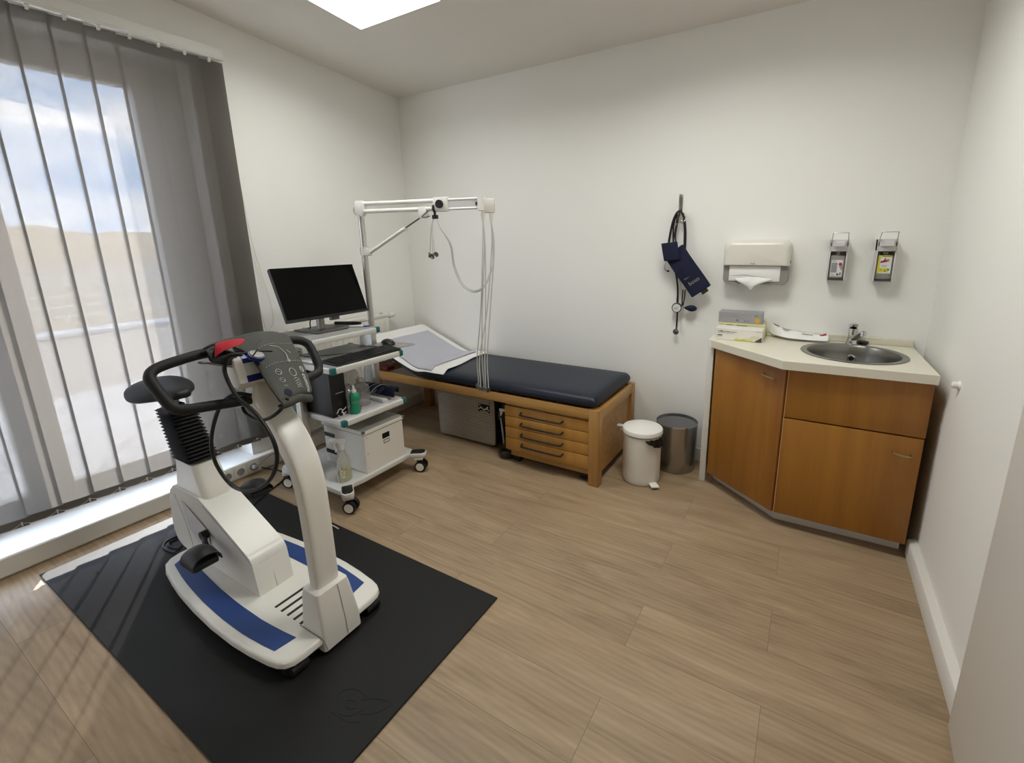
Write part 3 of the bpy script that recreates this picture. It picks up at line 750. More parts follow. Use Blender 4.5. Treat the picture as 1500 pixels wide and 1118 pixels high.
def soap(x, label, yellow):
    t = thing('soap_dispenser', (x, YB, 1.22), label, 'dispenser', 'soap dispensers above the sink'); w = .041; y0 = YB-.001
    hs = MB(); yf_ = y0-.078
    # shell: two cheeks, upper front block, back plate, floor
    for sx in (-1, 1): hs.box(x+sx*w-(.006 if sx > 0 else 0), x+sx*w+(0 if sx > 0 else .006), yf_, y0, 1.222, 1.432, .0015)
    hs.box(x-w, x+w, y0-.006, y0, 1.222, 1.432, .001)
    hs.box(x-w, x+w, yf_, y0, 1.372, 1.432, .003)
    obj('housing', hs, 'dispgrey', t)
    obj('drip_tray', MB().box(x-w+.0035, x+w-.0035, yf_+.002, y0-.006, 1.222, 1.229), 'dispdark', t)
    obj('outlet', MB().lathe([(.013, .0), (.012, .004), (0, .005)], (x-.004, yf_+.03, 1.229), 20), 'smoke', t)
    obj('pump_nose', MB().loft([[V((x+sx*.028, yf_, z)) for sx, z in ((-1, 1.398), (1, 1.398), (1, 1.425), (-1, 1.425))], [V((x+.004+sx*.018, yf_-.03, z)) for sx, z in ((-1, 1.399), (1, 1.399), (1, 1.416), (-1, 1.416))]]), 'dispgrey', t, ang=20)
    obj('lever_slot', MB().box(x-w+.003, x-w+.0075, yf_-.0006, yf_+.01, 1.398, 1.424).box(x+w-.0075, x+w-.003, yf_-.0006, yf_+.01, 1.398, 1.424), 'black', t)
    obj('lever', MB().tube([(x-w+.005, yf_+.004, 1.412), (x-w+.006, yf_-.012, 1.440), (x-w+.008, yf_-.034, 1.462), (x-w+.014, yf_-.045, 1.466), (x+w-.014, yf_-.045, 1.466), (x+w-.008, yf_-.034, 1.462), (x+w-.006, yf_-.012, 1.440), (x+w-.005, yf_+.004, 1.412)], .0021, 8, 5), 'alu', t)
    bt = obj('bottle', MB().box(x-.034, x+.034, yf_+.012, y0-.008, 1.2295, 1.352, .008).cyl((x, yf_+.035, 1.351), (x, yf_+.035, 1.37), .012), 'smoke', t)
    yl = yf_+.0118
    if yellow:
        obj('label', MB().box(x-.028, x+.028, yl-.0004, yl, 1.262, 1.352), 'label', bt)
        obj('label_print', MB().box(x-.028, x+.028, yl-.0007, yl-.0002, 1.343, 1.352).box(x-.028, x-.019, yl-.0007, yl-.0002, 1.262, 1.344).box(x-.019, x+.018, yl-.0007, yl-.0002, 1.268, 1.288), 'yellow', bt)
        obj('label_hand', MB().prism([(x-.018, 1.322), (x-.004, 1.328), (x+.018, 1.334), (x+.019, 1.331), (x+.004, 1.325), (x+.018, 1.326), (x+.018, 1.323), (x+.002, 1.318), (x-.018, 1.314)], 'y', yl-.0009, yl-.0003).prism([(x-.006, 1.328), (x+.001, 1.340), (x+.004, 1.339), (x, 1.328)], 'y', yl-.0009, yl-.0003), 'redp', bt)
        obj('label_text', MB().box(x-.012, x+.018, yl-.0009, yl-.0003, 1.3465, 1.349).box(x-.012, x+.012, yl-.0009, yl-.0003, 1.301, 1.3025).box(x-.012, x+.008, yl-.0009, yl-.0003, 1.296, 1.2972).box(x+.014, x+.022, yl-.0009, yl-.0003, 1.277, 1.284).box(x-.015, x-.009, yl-.0009, yl-.0003, 1.279, 1.282).box(x+.002, x+.008, yl-.0009, yl-.0003, 1.272, 1.279), 'dprint', bt)
    else:
        obj('label', MB().box(x-.026, x+.026, yl-.0004, yl, 1.242, 1.328), 'label', bt)
        obj('label_print', MB().box(x-.024, x+.002, yl-.0007, yl-.0002, 1.262, 1.314), 'greyp', bt)
        obj('label_print', MB().box(x+.017, x+.026, yl-.0008, yl-.0002, 1.276, 1.304), 'cardgrey', bt)
        obj('label_logo', MB().prism([(x+.015+.008*math.cos(k*PI/8), 1.306+.008*math.sin(k*PI/8)) for k in range(16)], 'y', yl-.0009, yl-.0002).box(x+.010, x+.020, yl-.0009, yl-.0002, 1.290, 1.295), 'redp', bt)
        obj('label_text', MB().box(x-.024, x-.004, yl-.0009, yl-.0002, 1.3215, 1.3235).box(x-.024, x-.008, yl-.0009, yl-.0002, 1.253, 1.255).box(x-.02, x-.004, yl-.0009, yl-.0002, 1.2445, 1.2465).box(x+.002, x+.012, yl-.0009, yl-.0002, 1.2475, 1.258).box(x+.016, x+.021, yl-.0009, yl-.0002, 1.248, 1.264), 'dprint', bt)
    return t
soap(.110, 'lever soap dispenser with a white and red bottle label, beside the towel dispenser', False)
soap(.312, 'lever soap dispenser with a yellow bottle label nearest the right wall', True)

# ------------------------------------------------------------------ hook with stethoscope and blood pressure cuff
hk = thing('coat_hook', (-.735, YB, 1.60), 'brushed metal coat hook screwed to the back wall', 'hook')
obj('back_plate', MB().box(-.746, -.722, YB-.005, YB-.0005, 1.595, 1.715, .002), 'steel', hk)
obj('prong', MB().tube([(-.733, YB-.005, 1.60), (-.733, YB-.03, 1.585), (-.733, YB-.05, 1.588), (-.733, YB-.058, 1.605)], .005, 8), 'steel', hk)
yw = YB-.035
sg = thing('stethoscope', (-.73, yw, 1.1), 'black stethoscope hanging over the wall hook with its chest piece lowest', 'stethoscope')
obj('tubing', MB().tube([(-.792, yw, 1.345), (-.785, yw, 1.45), (-.765, yw-.004, 1.56), (-.735, yw-.008, 1.612), (-.705, yw-.004, 1.585), (-.69, yw, 1.50), (-.686, yw, 1.385)], .0068, 10), 'rubber', sg)
obj('tubing', MB().tube([(-.694, yw+.012, 1.39), (-.699, yw+.012, 1.52), (-.715, yw+.008, 1.60), (-.742, yw+.006, 1.60), (-.766, yw+.01, 1.52), (-.75, yw+.014, 1.30), (-.722, yw+.016, 1.15), (-.716, yw+.016, .98), (-.715, yw+.01, .885)], .0055, 10), 'rubber', sg)
obj('ear_tube', MB().tube([(-.792, yw, 1.345), (-.80, yw, 1.31), (-.806, yw-.004, 1.27), (-.795, yw-.006, 1.255), (-.785, yw-.006, 1.252)], .0028, 8).tube([(-.70, yw-.004, 1.60), (-.712, yw-.008, 1.555), (-.74, yw-.012, 1.54), (-.752, yw-.01, 1.50)], .0028, 8).tube([(-.69, yw-.006, 1.585), (-.695, yw-.012, 1.555), (-.715, yw-.014, 1.54)], .0028, 8), 'chrome', sg)
obj('ear_tip', MB().ball((-.782, yw-.006, 1.252), .009, .006, .006), 'rubber', sg)
obj('chest_piece', MB().lathe([(.0, 0), (.017, 0), (.019, .004), (.017, .008), (.010, .012), (.006, .018), (0, .019)], (0, 0, 0), 24, Matrix.Translation((-.714, yw-.004, .868)) @ Matrix.Rotation(PI/2, 4, 'X')).cyl((-.715, yw+.002, .87), (-.715, yw+.006, .90), .005), 'dsteel', sg)
obj('second_chest_piece', MB().lathe([(.0, 0), (.018, 0), (.02, .005), (.012, .008), (0, .009)], (0, 0, 0), 24, Matrix.Translation((-.684, yw-.012, 1.365)) @ Matrix.Rotation(PI/2, 4, 'X') @ Matrix.Rotation(.9, 4, 'Y')).cyl((-.70, yw-.006, 1.36), (-.686, yw-.006, 1.366), .006), 'chrome', sg)
cf = thing('blood_pressure_cuff', (-.66, yw-.02, 1.0), 'navy blood pressure cuff with gauge and bulb hanging from the wall hook', 'blood pressure cuff')
ux = V((.60, 0, -.80)).normalized(); vx = V((.80, 0, .60)).normalized()     # along / across the hanging cuff
def cpt(u, v_, dy): return V((-.712, yw-.03, 1.335))+ux*u+vx*v_+V((0, dy, 0))
rows = []
for j in range(11):
    u = -.055+.305*j/10
    rows.append([cpt(u, v_, -.010-.010*math.cos(v_/.068*1.3)-.004*math.sin(u*26)) for v_ in (-.065, -.063, -.035, 0, .035, .063, .065)])
obj('sleeve', MB().grid(rows, .010), 'navycloth', cf, sub=1, ang=60)
rows = []
for j in range(9):
    u = -.075+.11*j/8
    rows.append([V((-.752, yw-.052, 1.355))+V((.22, 0, -1)).normalized()*u+V((1, 0, .10)).normalized()*v_+V((0, -.012*math.cos(v_/.045*1.4)-.006*math.cos(u*20), 0)) for v_ in (-.046, -.044, -.022, 0, .022, .044, .046)])
obj('folded_flap', MB().grid(rows, .012), 'navycloth', cf, sub=1, ang=60)
obj('tag', MB().box(-.020, .022, -.002, .002, -.012, .012, .001, 1, Matrix.Translation(cpt(.256, .012, -.006)) @ Matrix.Rotation(-math.atan2(vx.z, vx.x), 4, 'Y')), 'cuff', cf)
tx = V(vx); ty = -ux
text('lettering', 'boso', .036, cpt(.182, -.036, -.0275), vx, -ux, 'greyp', cf)
text('lettering', 'Standard', .014, cpt(.135, -.042, -.0275), vx, -ux, 'greyp', cf)
obj('hose', MB().tube([(-.757, yw-.03, 1.40), (-.748, yw-.012, 1.50), (-.738, yw-.012, 1.60), (-.728, yw-.012, 1.60), (-.745, yw-.012, 1.48), (-.735, yw-.02, 1.40)], .004, 8)
    .tube([(-.722, yw-.012, 1.22), (-.716, yw-.008, 1.12), (-.716, yw-.008, 1.06)], .004, 8).tube([(-.682, yw-.012, 1.14), (-.685, yw-.008, 1.08), (-.683, yw-.006, 1.035)], .0038, 8).tube([(-.668, yw-.012, 1.14), (-.672, yw-.008, 1.08), (-.678, yw-.006, 1.04)], .0038, 8), 'rubber', cf)
Rg = Matrix.Translation((-.714, yw-.006, 1.025)) @ Matrix.Rotation(PI/2, 4, 'X')
gg = obj('gauge', MB().lathe([(0, -.008), (.026, -.008), (.031, 0), (.031, .012), (.027, .016), (.0265, .012), (0, .012)], (0, 0, 0), 32, Rg), 'black', cf)
obj('dial', MB().lathe([(.0262, .0125), (0, .0127)], (0, 0, 0), 32, Rg), 'label', gg)
obj('needle', MB().box(-.016, .012, -.001, .001, .013, .014, 0, 1, Rg @ Matrix.Rotation(.5, 4, 'Z')).box(-.012, .012, -.009, -.0075, .013, .0135, 0, 1, Rg), 'dprint', gg)
obj('bulb', MB().lathe([(0, 0), (.006, .002), (.013, .016), (.019, .034), (.020, .05), (.015, .066), (.007, .075), (0, .077)], (0, 0, 0), 24, Matrix.Translation((-.668, yw-.008, 1.027)) @ Matrix.Rotation(PI/2+.04, 4, 'Y')), 'navycloth', cf)
obj('valve', MB().cyl((-.69, yw-.008, 1.028), (-.664, yw-.008, 1.027), .0055).cyl((-.682, yw-.008, 1.028), (-.682, yw-.02, 1.028), .005), 'chrome', cf)

# ------------------------------------------------------------------ examination couch
BX0, BX1, BY0, BY1, BZ = -2.93, -.974, 2.32, 2.955, .488
bd = thing('examination_couch', (-1.95, 2.64, 0), 'beech framed examination couch with a navy padded top along the back wall', 'examination couch')
for (x, y) in ((BX1-.066, BY0), (BX1-.066, BY1-.06), (-2.93, BY0+.0), (-2.93, BY1-.06)):
    obj('leg', MB().box(x, x+.066, y, y+.06, .0005, BZ-(.0 if x > -2 else .06), .003), 'beechz', bd)
obj('side_rail', MB().box(BX0, BX1-.0665, BY0+.001, BY0+.026, BZ-.062, BZ-.001, .002), 'beech', bd)
obj('side_rail', MB().box(BX0, BX1-.0665, BY1-.026, BY1-.001, BZ-.062, BZ-.001, .002), 'beech', bd)
obj('end_rail', MB().box(BX1-.027, BX1-.001, BY0+.0605, BY1-.0605, BZ-.062, BZ-.001, .002), 'beechy', bd)
obj('end_rail', MB().box(BX0, BX0+.026, BY0+.0265, BY1-.0265, BZ-.062, BZ-.001, .002), 'beechy', bd)
obj('deck', MB().box(-2.30, BX1-.028, BY0+.027, BY1-.027, BZ-.03, BZ-.012), 'beech', bd)
# pad: flat part and raised head part, soft edges
def smooth(a, b, x):
    u = min(1, max(0, (x-a)/(b-a))); return u*u*(3-2*u)
def slope(x):      # underside height of the pad: flat, then rising to the head end
    t = max(0, -2.36-x); return BZ+.40*(t-.06*(1-math.exp(-t/.06)))
def hz(x): return slope(x)
def thk(x): return .082-.022*smooth(-2.30, -2.46, x)
def pad():
    m = MB(); y0, y1 = BY0-.004, BY1-.008; secs = []
    xs = [-2.905, -2.90, -2.88, -2.84]+[-2.80+.04*i for i in range(9)]+[-2.46, -2.43, -2.405, -2.38, -2.36, -2.34, -2.31, -2.27]+[-2.2+.11*i for i in range(11)]+[-1.06, -1.03, -1.012, -1.002, -.9985]
    for x in xs:
        d = min(x-xs[0], xs[-1]-x); k = min(1, (.25+.75*math.sqrt(max(0, 1-(1-min(1, d/.035))**2))))
        h = thk(x)*k; z0 = slope(x)+thk(x)*(1-k)*.4; prof = []
        pin = .010*math.exp(-((x+2.405)/.03)**2)
        for (u, w_) in ((.004, .14), (-.002, .45), (.010, .78), (.04, .95), (.11, 1.02), (.318, 1.05), (.526, 1.02), (.596, .95), (.626, .78), (.638, .45), (.632, .14), (.60, 0), (.318, 0), (.036, 0)):
            inset = .016*max(0, 1-d/.03)+pin
            prof.append(V((x, y0+inset+(u/.636)*(y1-y0-2*inset), z0+h*w_-pin*.8)))
        secs.append(prof)
    return obj('pad', m.loft(secs), 'navy', bd, ang=70, sub=1)
pad()
hr = MB().prism([(-2.36, BZ-.008), (-2.88, hz(-2.88)-.024), (-2.88, hz(-2.88)-.006), (-2.42, hz(-2.42)-.002), (-2.36, BZ-.001)], 'y', BY0+.05, BY1-.05)
obj('head_board', hr, 'beech', bd)
# paper cover and lilac pad lying over the head part
def topz(x): return slope(x)+thk(x)*1.055
def cover(name, pts_fn, dz, mat, label, cat, n=22, m_=14, wav=.003):
    rows = []
    rs = random.Random(len(label))
    for i in range(n+1):
        row = []
        for j in range(m_+1):
            x, y = pts_fn(i/n, j/m_)
            fx_ = min(1, max(0, (BY0+.045-y)/.045)); drop = .03*fx_**2; fb = min(1, max(0, (y-(BY1-.05))/.05)); drop += .02*fb**2
            row.append(V((x, y, topz(x)+dz-drop+wav*math.sin(x*17+y*9)*math.sin(y*13)*.5+wav)))
        rows.append(row)
    o = obj(name, MB().grid(rows, .0012), mat, base=(-2.5, 2.6, BZ), ang=80)
    return tag(o, label, cat)
cover('paper_cover', lambda s, t: (-2.912+(.765-.045*t+.012*math.sin(t*7))*s, BY0-.004+.03*(1-s)*0+.632*t), .003, 'paper', 'white paper roll sheet covering the raised head end of the couch', 'paper sheet')
cover('absorbent_pad', lambda s, t: (-2.80+(.535-.01*t)*s, BY0+.004+.035*(1-s)*(1-t)+.54*t), .010, 'lilac', 'lilac grey absorbent pad lying on the white paper sheet', 'pad', wav=.0035)
# drawer unit under the couch
du = thing('drawer_cabinet', (-1.35, 2.6, .02), 'beech drawer unit with four black handled drawers under the couch', 'drawer unit')
DX0, DX1, DY = -1.648, BX1-.068, 2.333
obj('carcass', MB().box(DX0, DX1, DY+.02, 2.86, .085, .424, .002), 'beech', du)
obj('top_strip', MB().box(DX0, DX1, DY+.008, DY+.03, .416, .425, .001), 'beech', du)
obj('plinth', MB().box(DX0+.02, DX1, DY+.035, 2.84, .045, .084), 'beech', du)
obj('foot', MB().box(DX0+.03, DX0+.08, DY+.05, DY+.1, .0005, .045).box(DX1-.08, DX1-.03, DY+.05, DY+.1, .0005, .045).box(DX0+.03, DX0+.08, 2.75, 2.8, .0005, .045).box(DX1-.08, DX1-.03, 2.75, 2.8, .0005, .045), 'black', du)
zs = [.098, .186, .261, .336, .409]
for a_, b_ in zip(zs[:-1], zs[1:]):
    dw = obj('drawer', MB().box(DX0+.002, DX1-.001, DY, DY+.019, a_+.0025, b_-.0018, .0015), 'drawer', du)
    zh = b_-.036 if b_-a_ < .08 else b_-.03
    h = MB()
    hx0, hx1 = -1.515, -1.215
    h.tube([(hx0, DY, zh+.004), (hx0+.003, DY-.022, zh), (hx0+.018, DY-.028, zh-.004), ((hx0+hx1)/2, DY-.029, zh-.005), (hx1-.018, DY-.028, zh-.004), (hx1-.003, DY-.022, zh), (hx1, DY, zh+.004)], .0056, 8, 5)
    obj('handle', h, 'black', dw)
obj('maker_plate', MB().box(-1.10, -1.07, DY+.0065, DY+.008, .4165, .4235), 'greyp', du)
obj('back_panel', MB().box(BX1-.03, BX1-.018, BY0+.0605, BY1-.061, .06, BZ-.063), 'beech', bd, label='wide end panel between the right hand legs')

# aluminium case
cs = thing('equipment_case', (-2.1, 2.52, 0), 'large grey ribbed metal case standing on the floor under the couch', 'case')
CX0, CX1, CY = -2.366, -1.842, 2.475
obj('body', MB().box(CX0+.008, CX1-.002, CY+.014, CY+.17, .012, .345, .012), 'caseside', cs)
pn = MB(); nrib = 17
pn.prism(rrect(CX0, CX1, .014, .352, .018), 'y', CY+.004, CY+.016)
for k in range(nrib):
    z = .03+k*.0185; pn.prism([(0, 0)] and [(CY+.0045, z), (CY-.001, z+.004), (CY-.001, z+.009), (CY+.0045, z+.013)], 'x', CX0+.01, CX1-.01)
obj('ribbed_panel', pn, 'case', cs)
obj('edge_trim', MB().tube([V((p[0], CY+.006, p[1])) for p in rrect(CX0, CX1, .014, .352, .018)], .005, 8, 1, closed=True), 'caseedge', cs)
obj('corner_cap', MB().ball((CX0+.012, CY+.004, .342), .014, .012, .014), 'caseedge', cs)
lg = MB().box(-1.975, -1.875, CY-.0022, CY-.0008, .255, .318)
lg2 = obj('emblem', lg, 'bag', cs, label='black square emblem with a pale zigzag')
z0 = .285
zz = [(-1.972, z0-.004), (-1.957, z0+.012), (-1.945, z0+.010), (-1.925, z0-.004), (-1.905, z0+.010), (-1.893, z0+.022), (-1.886, z0+.020), (-1.893, z0+.004), (-1.878, z0-.008), (-1.878, z0-.014), (-1.9, z0-.001), (-1.925, z0-.014), (-1.948, z0+.001), (-1.958, z0-.002), (-1.972, z0-.012)]
obj('emblem_mark', MB().prism(zz, 'y', CY-.0032, CY-.002).box(-1.968, -1.955, CY-.0032, CY-.002, .306, .314).box(-1.970, -1.88, CY-.0032, CY-.002, .2565, .2585).box(-1.960, -1.89, CY-.0032, CY-.002, .2635, .2675), 'label', lg2)
obj('lid_screw', MB().ball((-1.872, CY-.002, .335), .005, .003, .005), 'black', cs)
obj('latch', MB().box(CX1-.002, CX1+.006, CY+.05, CY+.09, .20, .26, .003), 'caseedge', cs)
obj('foot', MB().box(CX0+.03, CX0+.07, CY+.03, CY+.14, .0005, .013).box(CX1-.07, CX1-.03, CY+.03, CY+.14, .0005, .013), 'black', cs)
# black strap hanging beside the drawers
sp_ = thing('carry_strap', (-1.70, 2.42, 0), 'black carrying strap with a pale buckle hanging between case and drawers', 'strap')
obj('strap', MB().grid([[V(p)+V((w_, 0, 0)) for w_ in (-.011, .011)] for p in cr([(-1.70, 2.40, .385), (-1.70, 2.385, .30), (-1.695, 2.375, .20), (-1.69, 2.385, .09), (-1.69, 2.41, .035)], 5)], .003), 'rubber', sp_)
obj('buckle', MB().box(-1.728, -1.682, 2.384, 2.392, .335, .352, .002).box(-1.722, -1.702, 2.384, 2.391, .30, .335, .002), 'label', sp_)
obj('webbing', MB().grid([[V(p)+V((w_, 0, 0)) for w_ in (-.006, .006)] for p in cr([(-1.708, 2.372, .29), (-1.692, 2.366, .2), (-1.688, 2.37, .11)], 5)], .002), 'greyp', sp_)
obj('coil', MB().tube([(-1.69+.045*math.cos(t), 2.40+.038*math.sin(t), .014+.02*max(0, math.sin(t*.5))) for t in [k*PI/6 for k in range(12)]], .012, 8, 3, closed=True), 'rubber', sp_)
o = obj('handset_case', MB().box(-2.90, -2.74, 2.335, 2.42, BZ+.0, BZ+.035, .012), 'dred', base=(-2.8, 2.38, BZ))
tag(o, 'dark red object lying under the raised head of the couch', 'pouch')

# ------------------------------------------------------------------ bins
pb = thing('pedal_bin', (-.79, 2.56, 0), 'white pedal bin with a black bag peeking out under its lid', 'bin')
c0 = (-.79, 2.562, 0)
obj('body', MB().lathe([(0, .003), (.108, .003), (.112, .010), (.113, .03), (.1145, .30), (.117, .302), (.117, .308), (.112, .308), (.11, .29), (.11, .02), (0, .018)], c0, 44), 'warm_plastic', pb)
ld = obj('lid', MB().lathe([(.119, .314), (.121, .316), (.121, .333), (.117, .341), (.09, .351), (.05, .358), (0, .36)], c0, 44), 'white_plastic', pb)
obj('hinge', MB().box(-.945, -.898, 2.535, 2.565, .322, .334, .003).box(-.925, -.905, 2.54, 2.56, .30, .325, .003), 'dispgrey', pb)
rows = []
for j in range(4):
    row = []
    for k in range(13):
        t = -1.1+1.75*k/12; rr = .119+.004*math.sin(k*1.9)+.003*j
        dz = .012+.055*max(0, math.sin((k+.6)/13*PI))*j/3+.004*math.sin(k*2.7)
        row.append(V((c0[0]+rr*math.cos(t), c0[1]+rr*math.sin(t), .314-dz)))
    rows.append(row)
obj('bin_bag', MB().grid(rows, .002), 'bag', pb, ang=50)
pv = V((.60, -.80, 0)); pvn = V((.8, .6, 0))
a_ = V((-.79, 2.562, .022))+pv*.105+V((.03, .02, 0))
pts = [a_-pvn*.022, a_+pvn*.022, a_+pvn*.024+pv*.048-V((0, 0, .004)), a_-pvn*.024+pv*.048-V((0, 0, .004))]
obj('pedal', MB().loft([[p+V((0, 0, -.003)) for p in pts], [p+V((0, 0, .004)) for p in pts]]), 'white_plastic', pb)
o = thing('waste_bin', (-.645, 2.822, 0), 'open stainless steel waste paper bin behind the white pedal bin', 'bin')
obj('body', MB().lathe([(0, .0), (.122, .0), (.123, .004), (.128, .312), (.1265, .312), (.1215, .008), (0, .006)], (-.648, 2.825, .001), 48), 'steel', o)
obj('rim', MB().lathe([(.1285, .305), (.1295, .309), (.1285, .314), (.1265, .314), (.126, .300), (.1275, .290)], (-.648, 2.825, .001), 48), 'chrome', o)
obj('liner', MB().lathe([(.1255, .295), (.1245, .25), (.1235, .18), (.121, .15), (0, .148)], (-.648, 2.825, .001), 40), 'cardgrey', o, label='grey bag lining the inside')

# ------------------------------------------------------------------ mat and ergometer
MT = .008
o = obj('floor_mat', MB().box(-2.89, -.99, .388, 1.306, .0005, MT, .002, 1), 'mat', base=(-1.94, .85, 0))
tag(o, 'black rubber protective mat under the exercise bike', 'mat')
em = MB()
rs = random.Random(11)
ec = V((-1.12, .70, MT))
for pts in ([(-.10, .02), (-.06, .05), (0, .05), (.04, .02), (.02, -.03), (-.03, -.05), (-.08, -.03), (-.10, .02)], [(.0, .03), (.06, .07), (.12, .08), (.10, .03), (.05, -.01)], [(-.05, 0), (-.02, .015), (.01, 0), (-.02, -.02), (-.05, 0)], [(-.06, -.06), (.02, -.055), (.07, -.03)]):
    em.tube([ec+V((.8*x_, .8*y_, .0)) for x_, y_ in pts], .0010, 5, 4)
obj('embossed_mark', em, 'mat', o)
bk = thing('exercise_bike', (-1.9, .845, MT), 'white medical exercise bike with blue stripes standing on the black mat', 'exercise bike')
yc = .845
hw_t = [(-2.385, .105), (-2.375, .145), (-2.35, .172), (-2.30, .19), (-2.2, .208), (-2.1, .222), (-1.95, .235), (-1.8, .242), (-1.65, .241), (-1.55, .234), (-1.46, .223), (-1.42, .214), (-1.395, .20), (-1.38, .178), (-1.374, .14)]
def hw(x):
    for (xa, a_), (xb, b_) in zip(hw_t[:-1], hw_t[1:]):
        if xa <= x <= xb: return a_+(b_-a_)*(x-xa)/(xb-xa)
    return .1
outl = [(x, yc-h) for x, h in hw_t]+[(x, yc+h) for x, h in hw_t[::-1]]
def inset(d, cx_=-1.88): return [(x+(d if x < cx_ else -d)*min(1, abs(x-cx_)*2.1), yc+(y-yc)*(1-d/.24)) for x, y in outl]
zt = .078; zb = MT+.028
bp_ = MB().loft([[V((*p, zb)) for p in inset(.03)], [V((*p, zb+.006)) for p in inset(.012)], [V((*p, zt-.022)) for p in inset(.0)], [V((*p, zt-.006)) for p in inset(.002)], [V((*p, zt-.001)) for p in inset(.007)], [V((*p, zt)) for p in inset(.014)]])
obj('base_plate', bp_, 'bike', bk, ang=40)
for s_ in (-1, 1):
    st_ = MB(); a_, b_ = [], []
    for k in range(15):
        x = -2.300+k*(.828/14); h = hw(x)
        sk_ = .012*(k/14-.5)
        a_.append(V((x, yc+s_*(h-.036), 0))); b_.append(V((x+.012*(k/14)-.04*(1-k/14), yc+s_*(h-.036-.072), 0)))
    rows = [[p+V((0, 0, zt+.0008)) for p in (a_ if s_ > 0 else b_)], [p+V((0, 0, zt+.0008)) for p in (b_ if s_ > 0 else a_)]]
    st_.grid(rows, .001)
    obj('anti_slip_strip', st_, 'blue', bk)
for k in range(5):
    x = -1.665+.040*k
    obj('vent_slot', MB().box(x-.006, x+.006, .772, .912, zt-.002, zt+.0009, .0), 'black', bk)
for (x, s_) in ((-2.30, -1), (-2.30, 1), (-1.425, -1), (-1.425, 1)):
    y = yc+s_*(.13 if x < -2 else .165)
    obj('foot', MB().lathe([(.026, .0), (.030, .004), (.030, .026), (.022, .034), (0, .034)], (x, y, MT), 20), 'rubber', bk)
for s_ in (-1, 1):
    obj('transport_roller', MB().cyl((-1.395, yc+s_*.125, MT+.02), (-1.395, yc+s_*.185, MT+.02), .019), 'rubber', bk)
# housing
prof = [(-1.772, zt-.002), (-1.793, .215), (-1.806, .236), (-1.83, .250), (-2.10, .378), (-2.16, .402), (-2.39, .400), (-2.43, .372), (-2.458, .315), (-2.474, .24), (-2.478, .15), (-2.462, .105), (-2.42, .083), (-2.37, zt-.002)]
hs = MB()
secs = []
for y, d in ((.779, .016), (.7755, .008), (.774, 0), (.915, 0), (.9135, .008), (.910, .016)):
    c_ = V((-2.12, .23)); secs.append([V((c_.x+(p[0]-c_.x)*(1-d/.35), y, max(zt-.002, c_.y+(p[1]-c_.y)*(1-d/.16)))) for p in prof])
hs.loft(secs)
ho = obj('housing', hs, 'bike', bk, ang=30)
obj('seam_line', MB().tube([(-1.7935, .8445, .205), (-1.7725, .8445, zt+.002)], .0012, 5, smooth=False).tube([(-2.395, .7738, .36), (-2.33, .7738, .22), (-2.30, .7738, .09)], .0008, 5).tube([(-2.13, .7738, .376), (-1.84, .7738, .238), (-1.803, .7745, .216), (-1.7935, .785, .208), (-1.7925, .845, .207), (-1.7935, .903, .208), (-1.803, .9148, .216), (-1.84, .9152, .238), (-2.13, .9152, .376)], .0009, 5, 3), 'smoke', ho)
rc = MB().prism([(-2.335, .345), (-2.12, .255), (-2.135, .175), (-2.24, .165), (-2.30, .21)], 'y', .7725, .7745, .0006, 1)
obj('recess', rc, 'dispgrey', ho, label='grey sunken crank panel')
nk = MB(); secs = []
for x0, x1, y0, y1, z, sh in ((-2.415, -2.125, .784, .906, .372, 0), (-2.40, -2.135, .786, .904, .41, .0), (-2.385, -2.165, .788, .902, .46, 0), (-2.372, -2.195, .790, .898, .532, 0), (-2.368, -2.20, .793, .895, .534, 0)):
    secs.append([V((p[0], p[1], z-(.0)*p[0])) for p in rrect(x0, x1, y0, y1, .028, 5)])
nk.loft(secs)
obj('seat_column', nk, 'bike', bk, ang=40)
# rubber bellows
bw = MB(); secs = []; NP = 15
for k in range(NP*2+1):
    t = k/(NP*2); cx_ = -2.283-.115*t; z = .535+.215*t; o_ = .013 if k % 2 else -.004
    hx = .078*(1-t)+.064*t+o_; hy = .048*(1-t)+.044*t+o_
    secs.append([V((p[0], p[1], z+.18*(cx_-p[0]) * .0)) for p in rrect(cx_-hx, cx_+hx, .844-hy, .844+hy, .020, 4)])
bw.loft(secs)
obj('seat_bellows', bw, 'rubber', bk, ang=20)
obj('seat_clamp', MB().cyl((-2.398, .844, .75), (-2.412, .844, .80), .021).lathe([(.03, .0), (.036, .004), (.036, .014), (.026, .02)], (-2.395, .844, .750), 20), 'dsteel', bk)
# saddle
sc_ = []
for x, hy, zt_, th, dr_ in ((-2.575, .05, .862, .02, .004), (-2.572, .085, .872, .034, .012), (-2.555, .112, .884, .05, .022), (-2.52, .126, .890, .060, .030), (-2.48, .128, .888, .066, .034), (-2.43, .112, .882, .066, .026), (-2.385, .08, .876, .062, .012), (-2.34, .054, .872, .056, .004), (-2.30, .042, .868, .048, .0), (-2.275, .034, .862, .036, .0), (-2.265, .020, .852, .02, .0)):
    sec = []
    for k in range(24):
        a_ = 2*PI*k/24; cy_, sy_ = math.cos(a_), math.sin(a_)
        y = hy*math.copysign(abs(cy_)**.62, cy_); z = zt_-th/2+th/2*math.copysign(abs(sy_)**.6, sy_)-dr_*(abs(y)/hy)**2
        sec.append(V((x, yc-.008+y, z-.012)))
    sc_.append(sec)
sd_ = obj('saddle', MB().loft(sc_), 'vinylseat', bk, ang=60, sub=1)
obj('saddle_rail', MB().box(-2.46, -2.35, yc-.03, yc+.01, .792, .822, .006), 'dsteel', bk)
obj('nose_cap', MB().ball((-2.285, yc-.008, .838), .016, .020, .010), 'black', sd_)
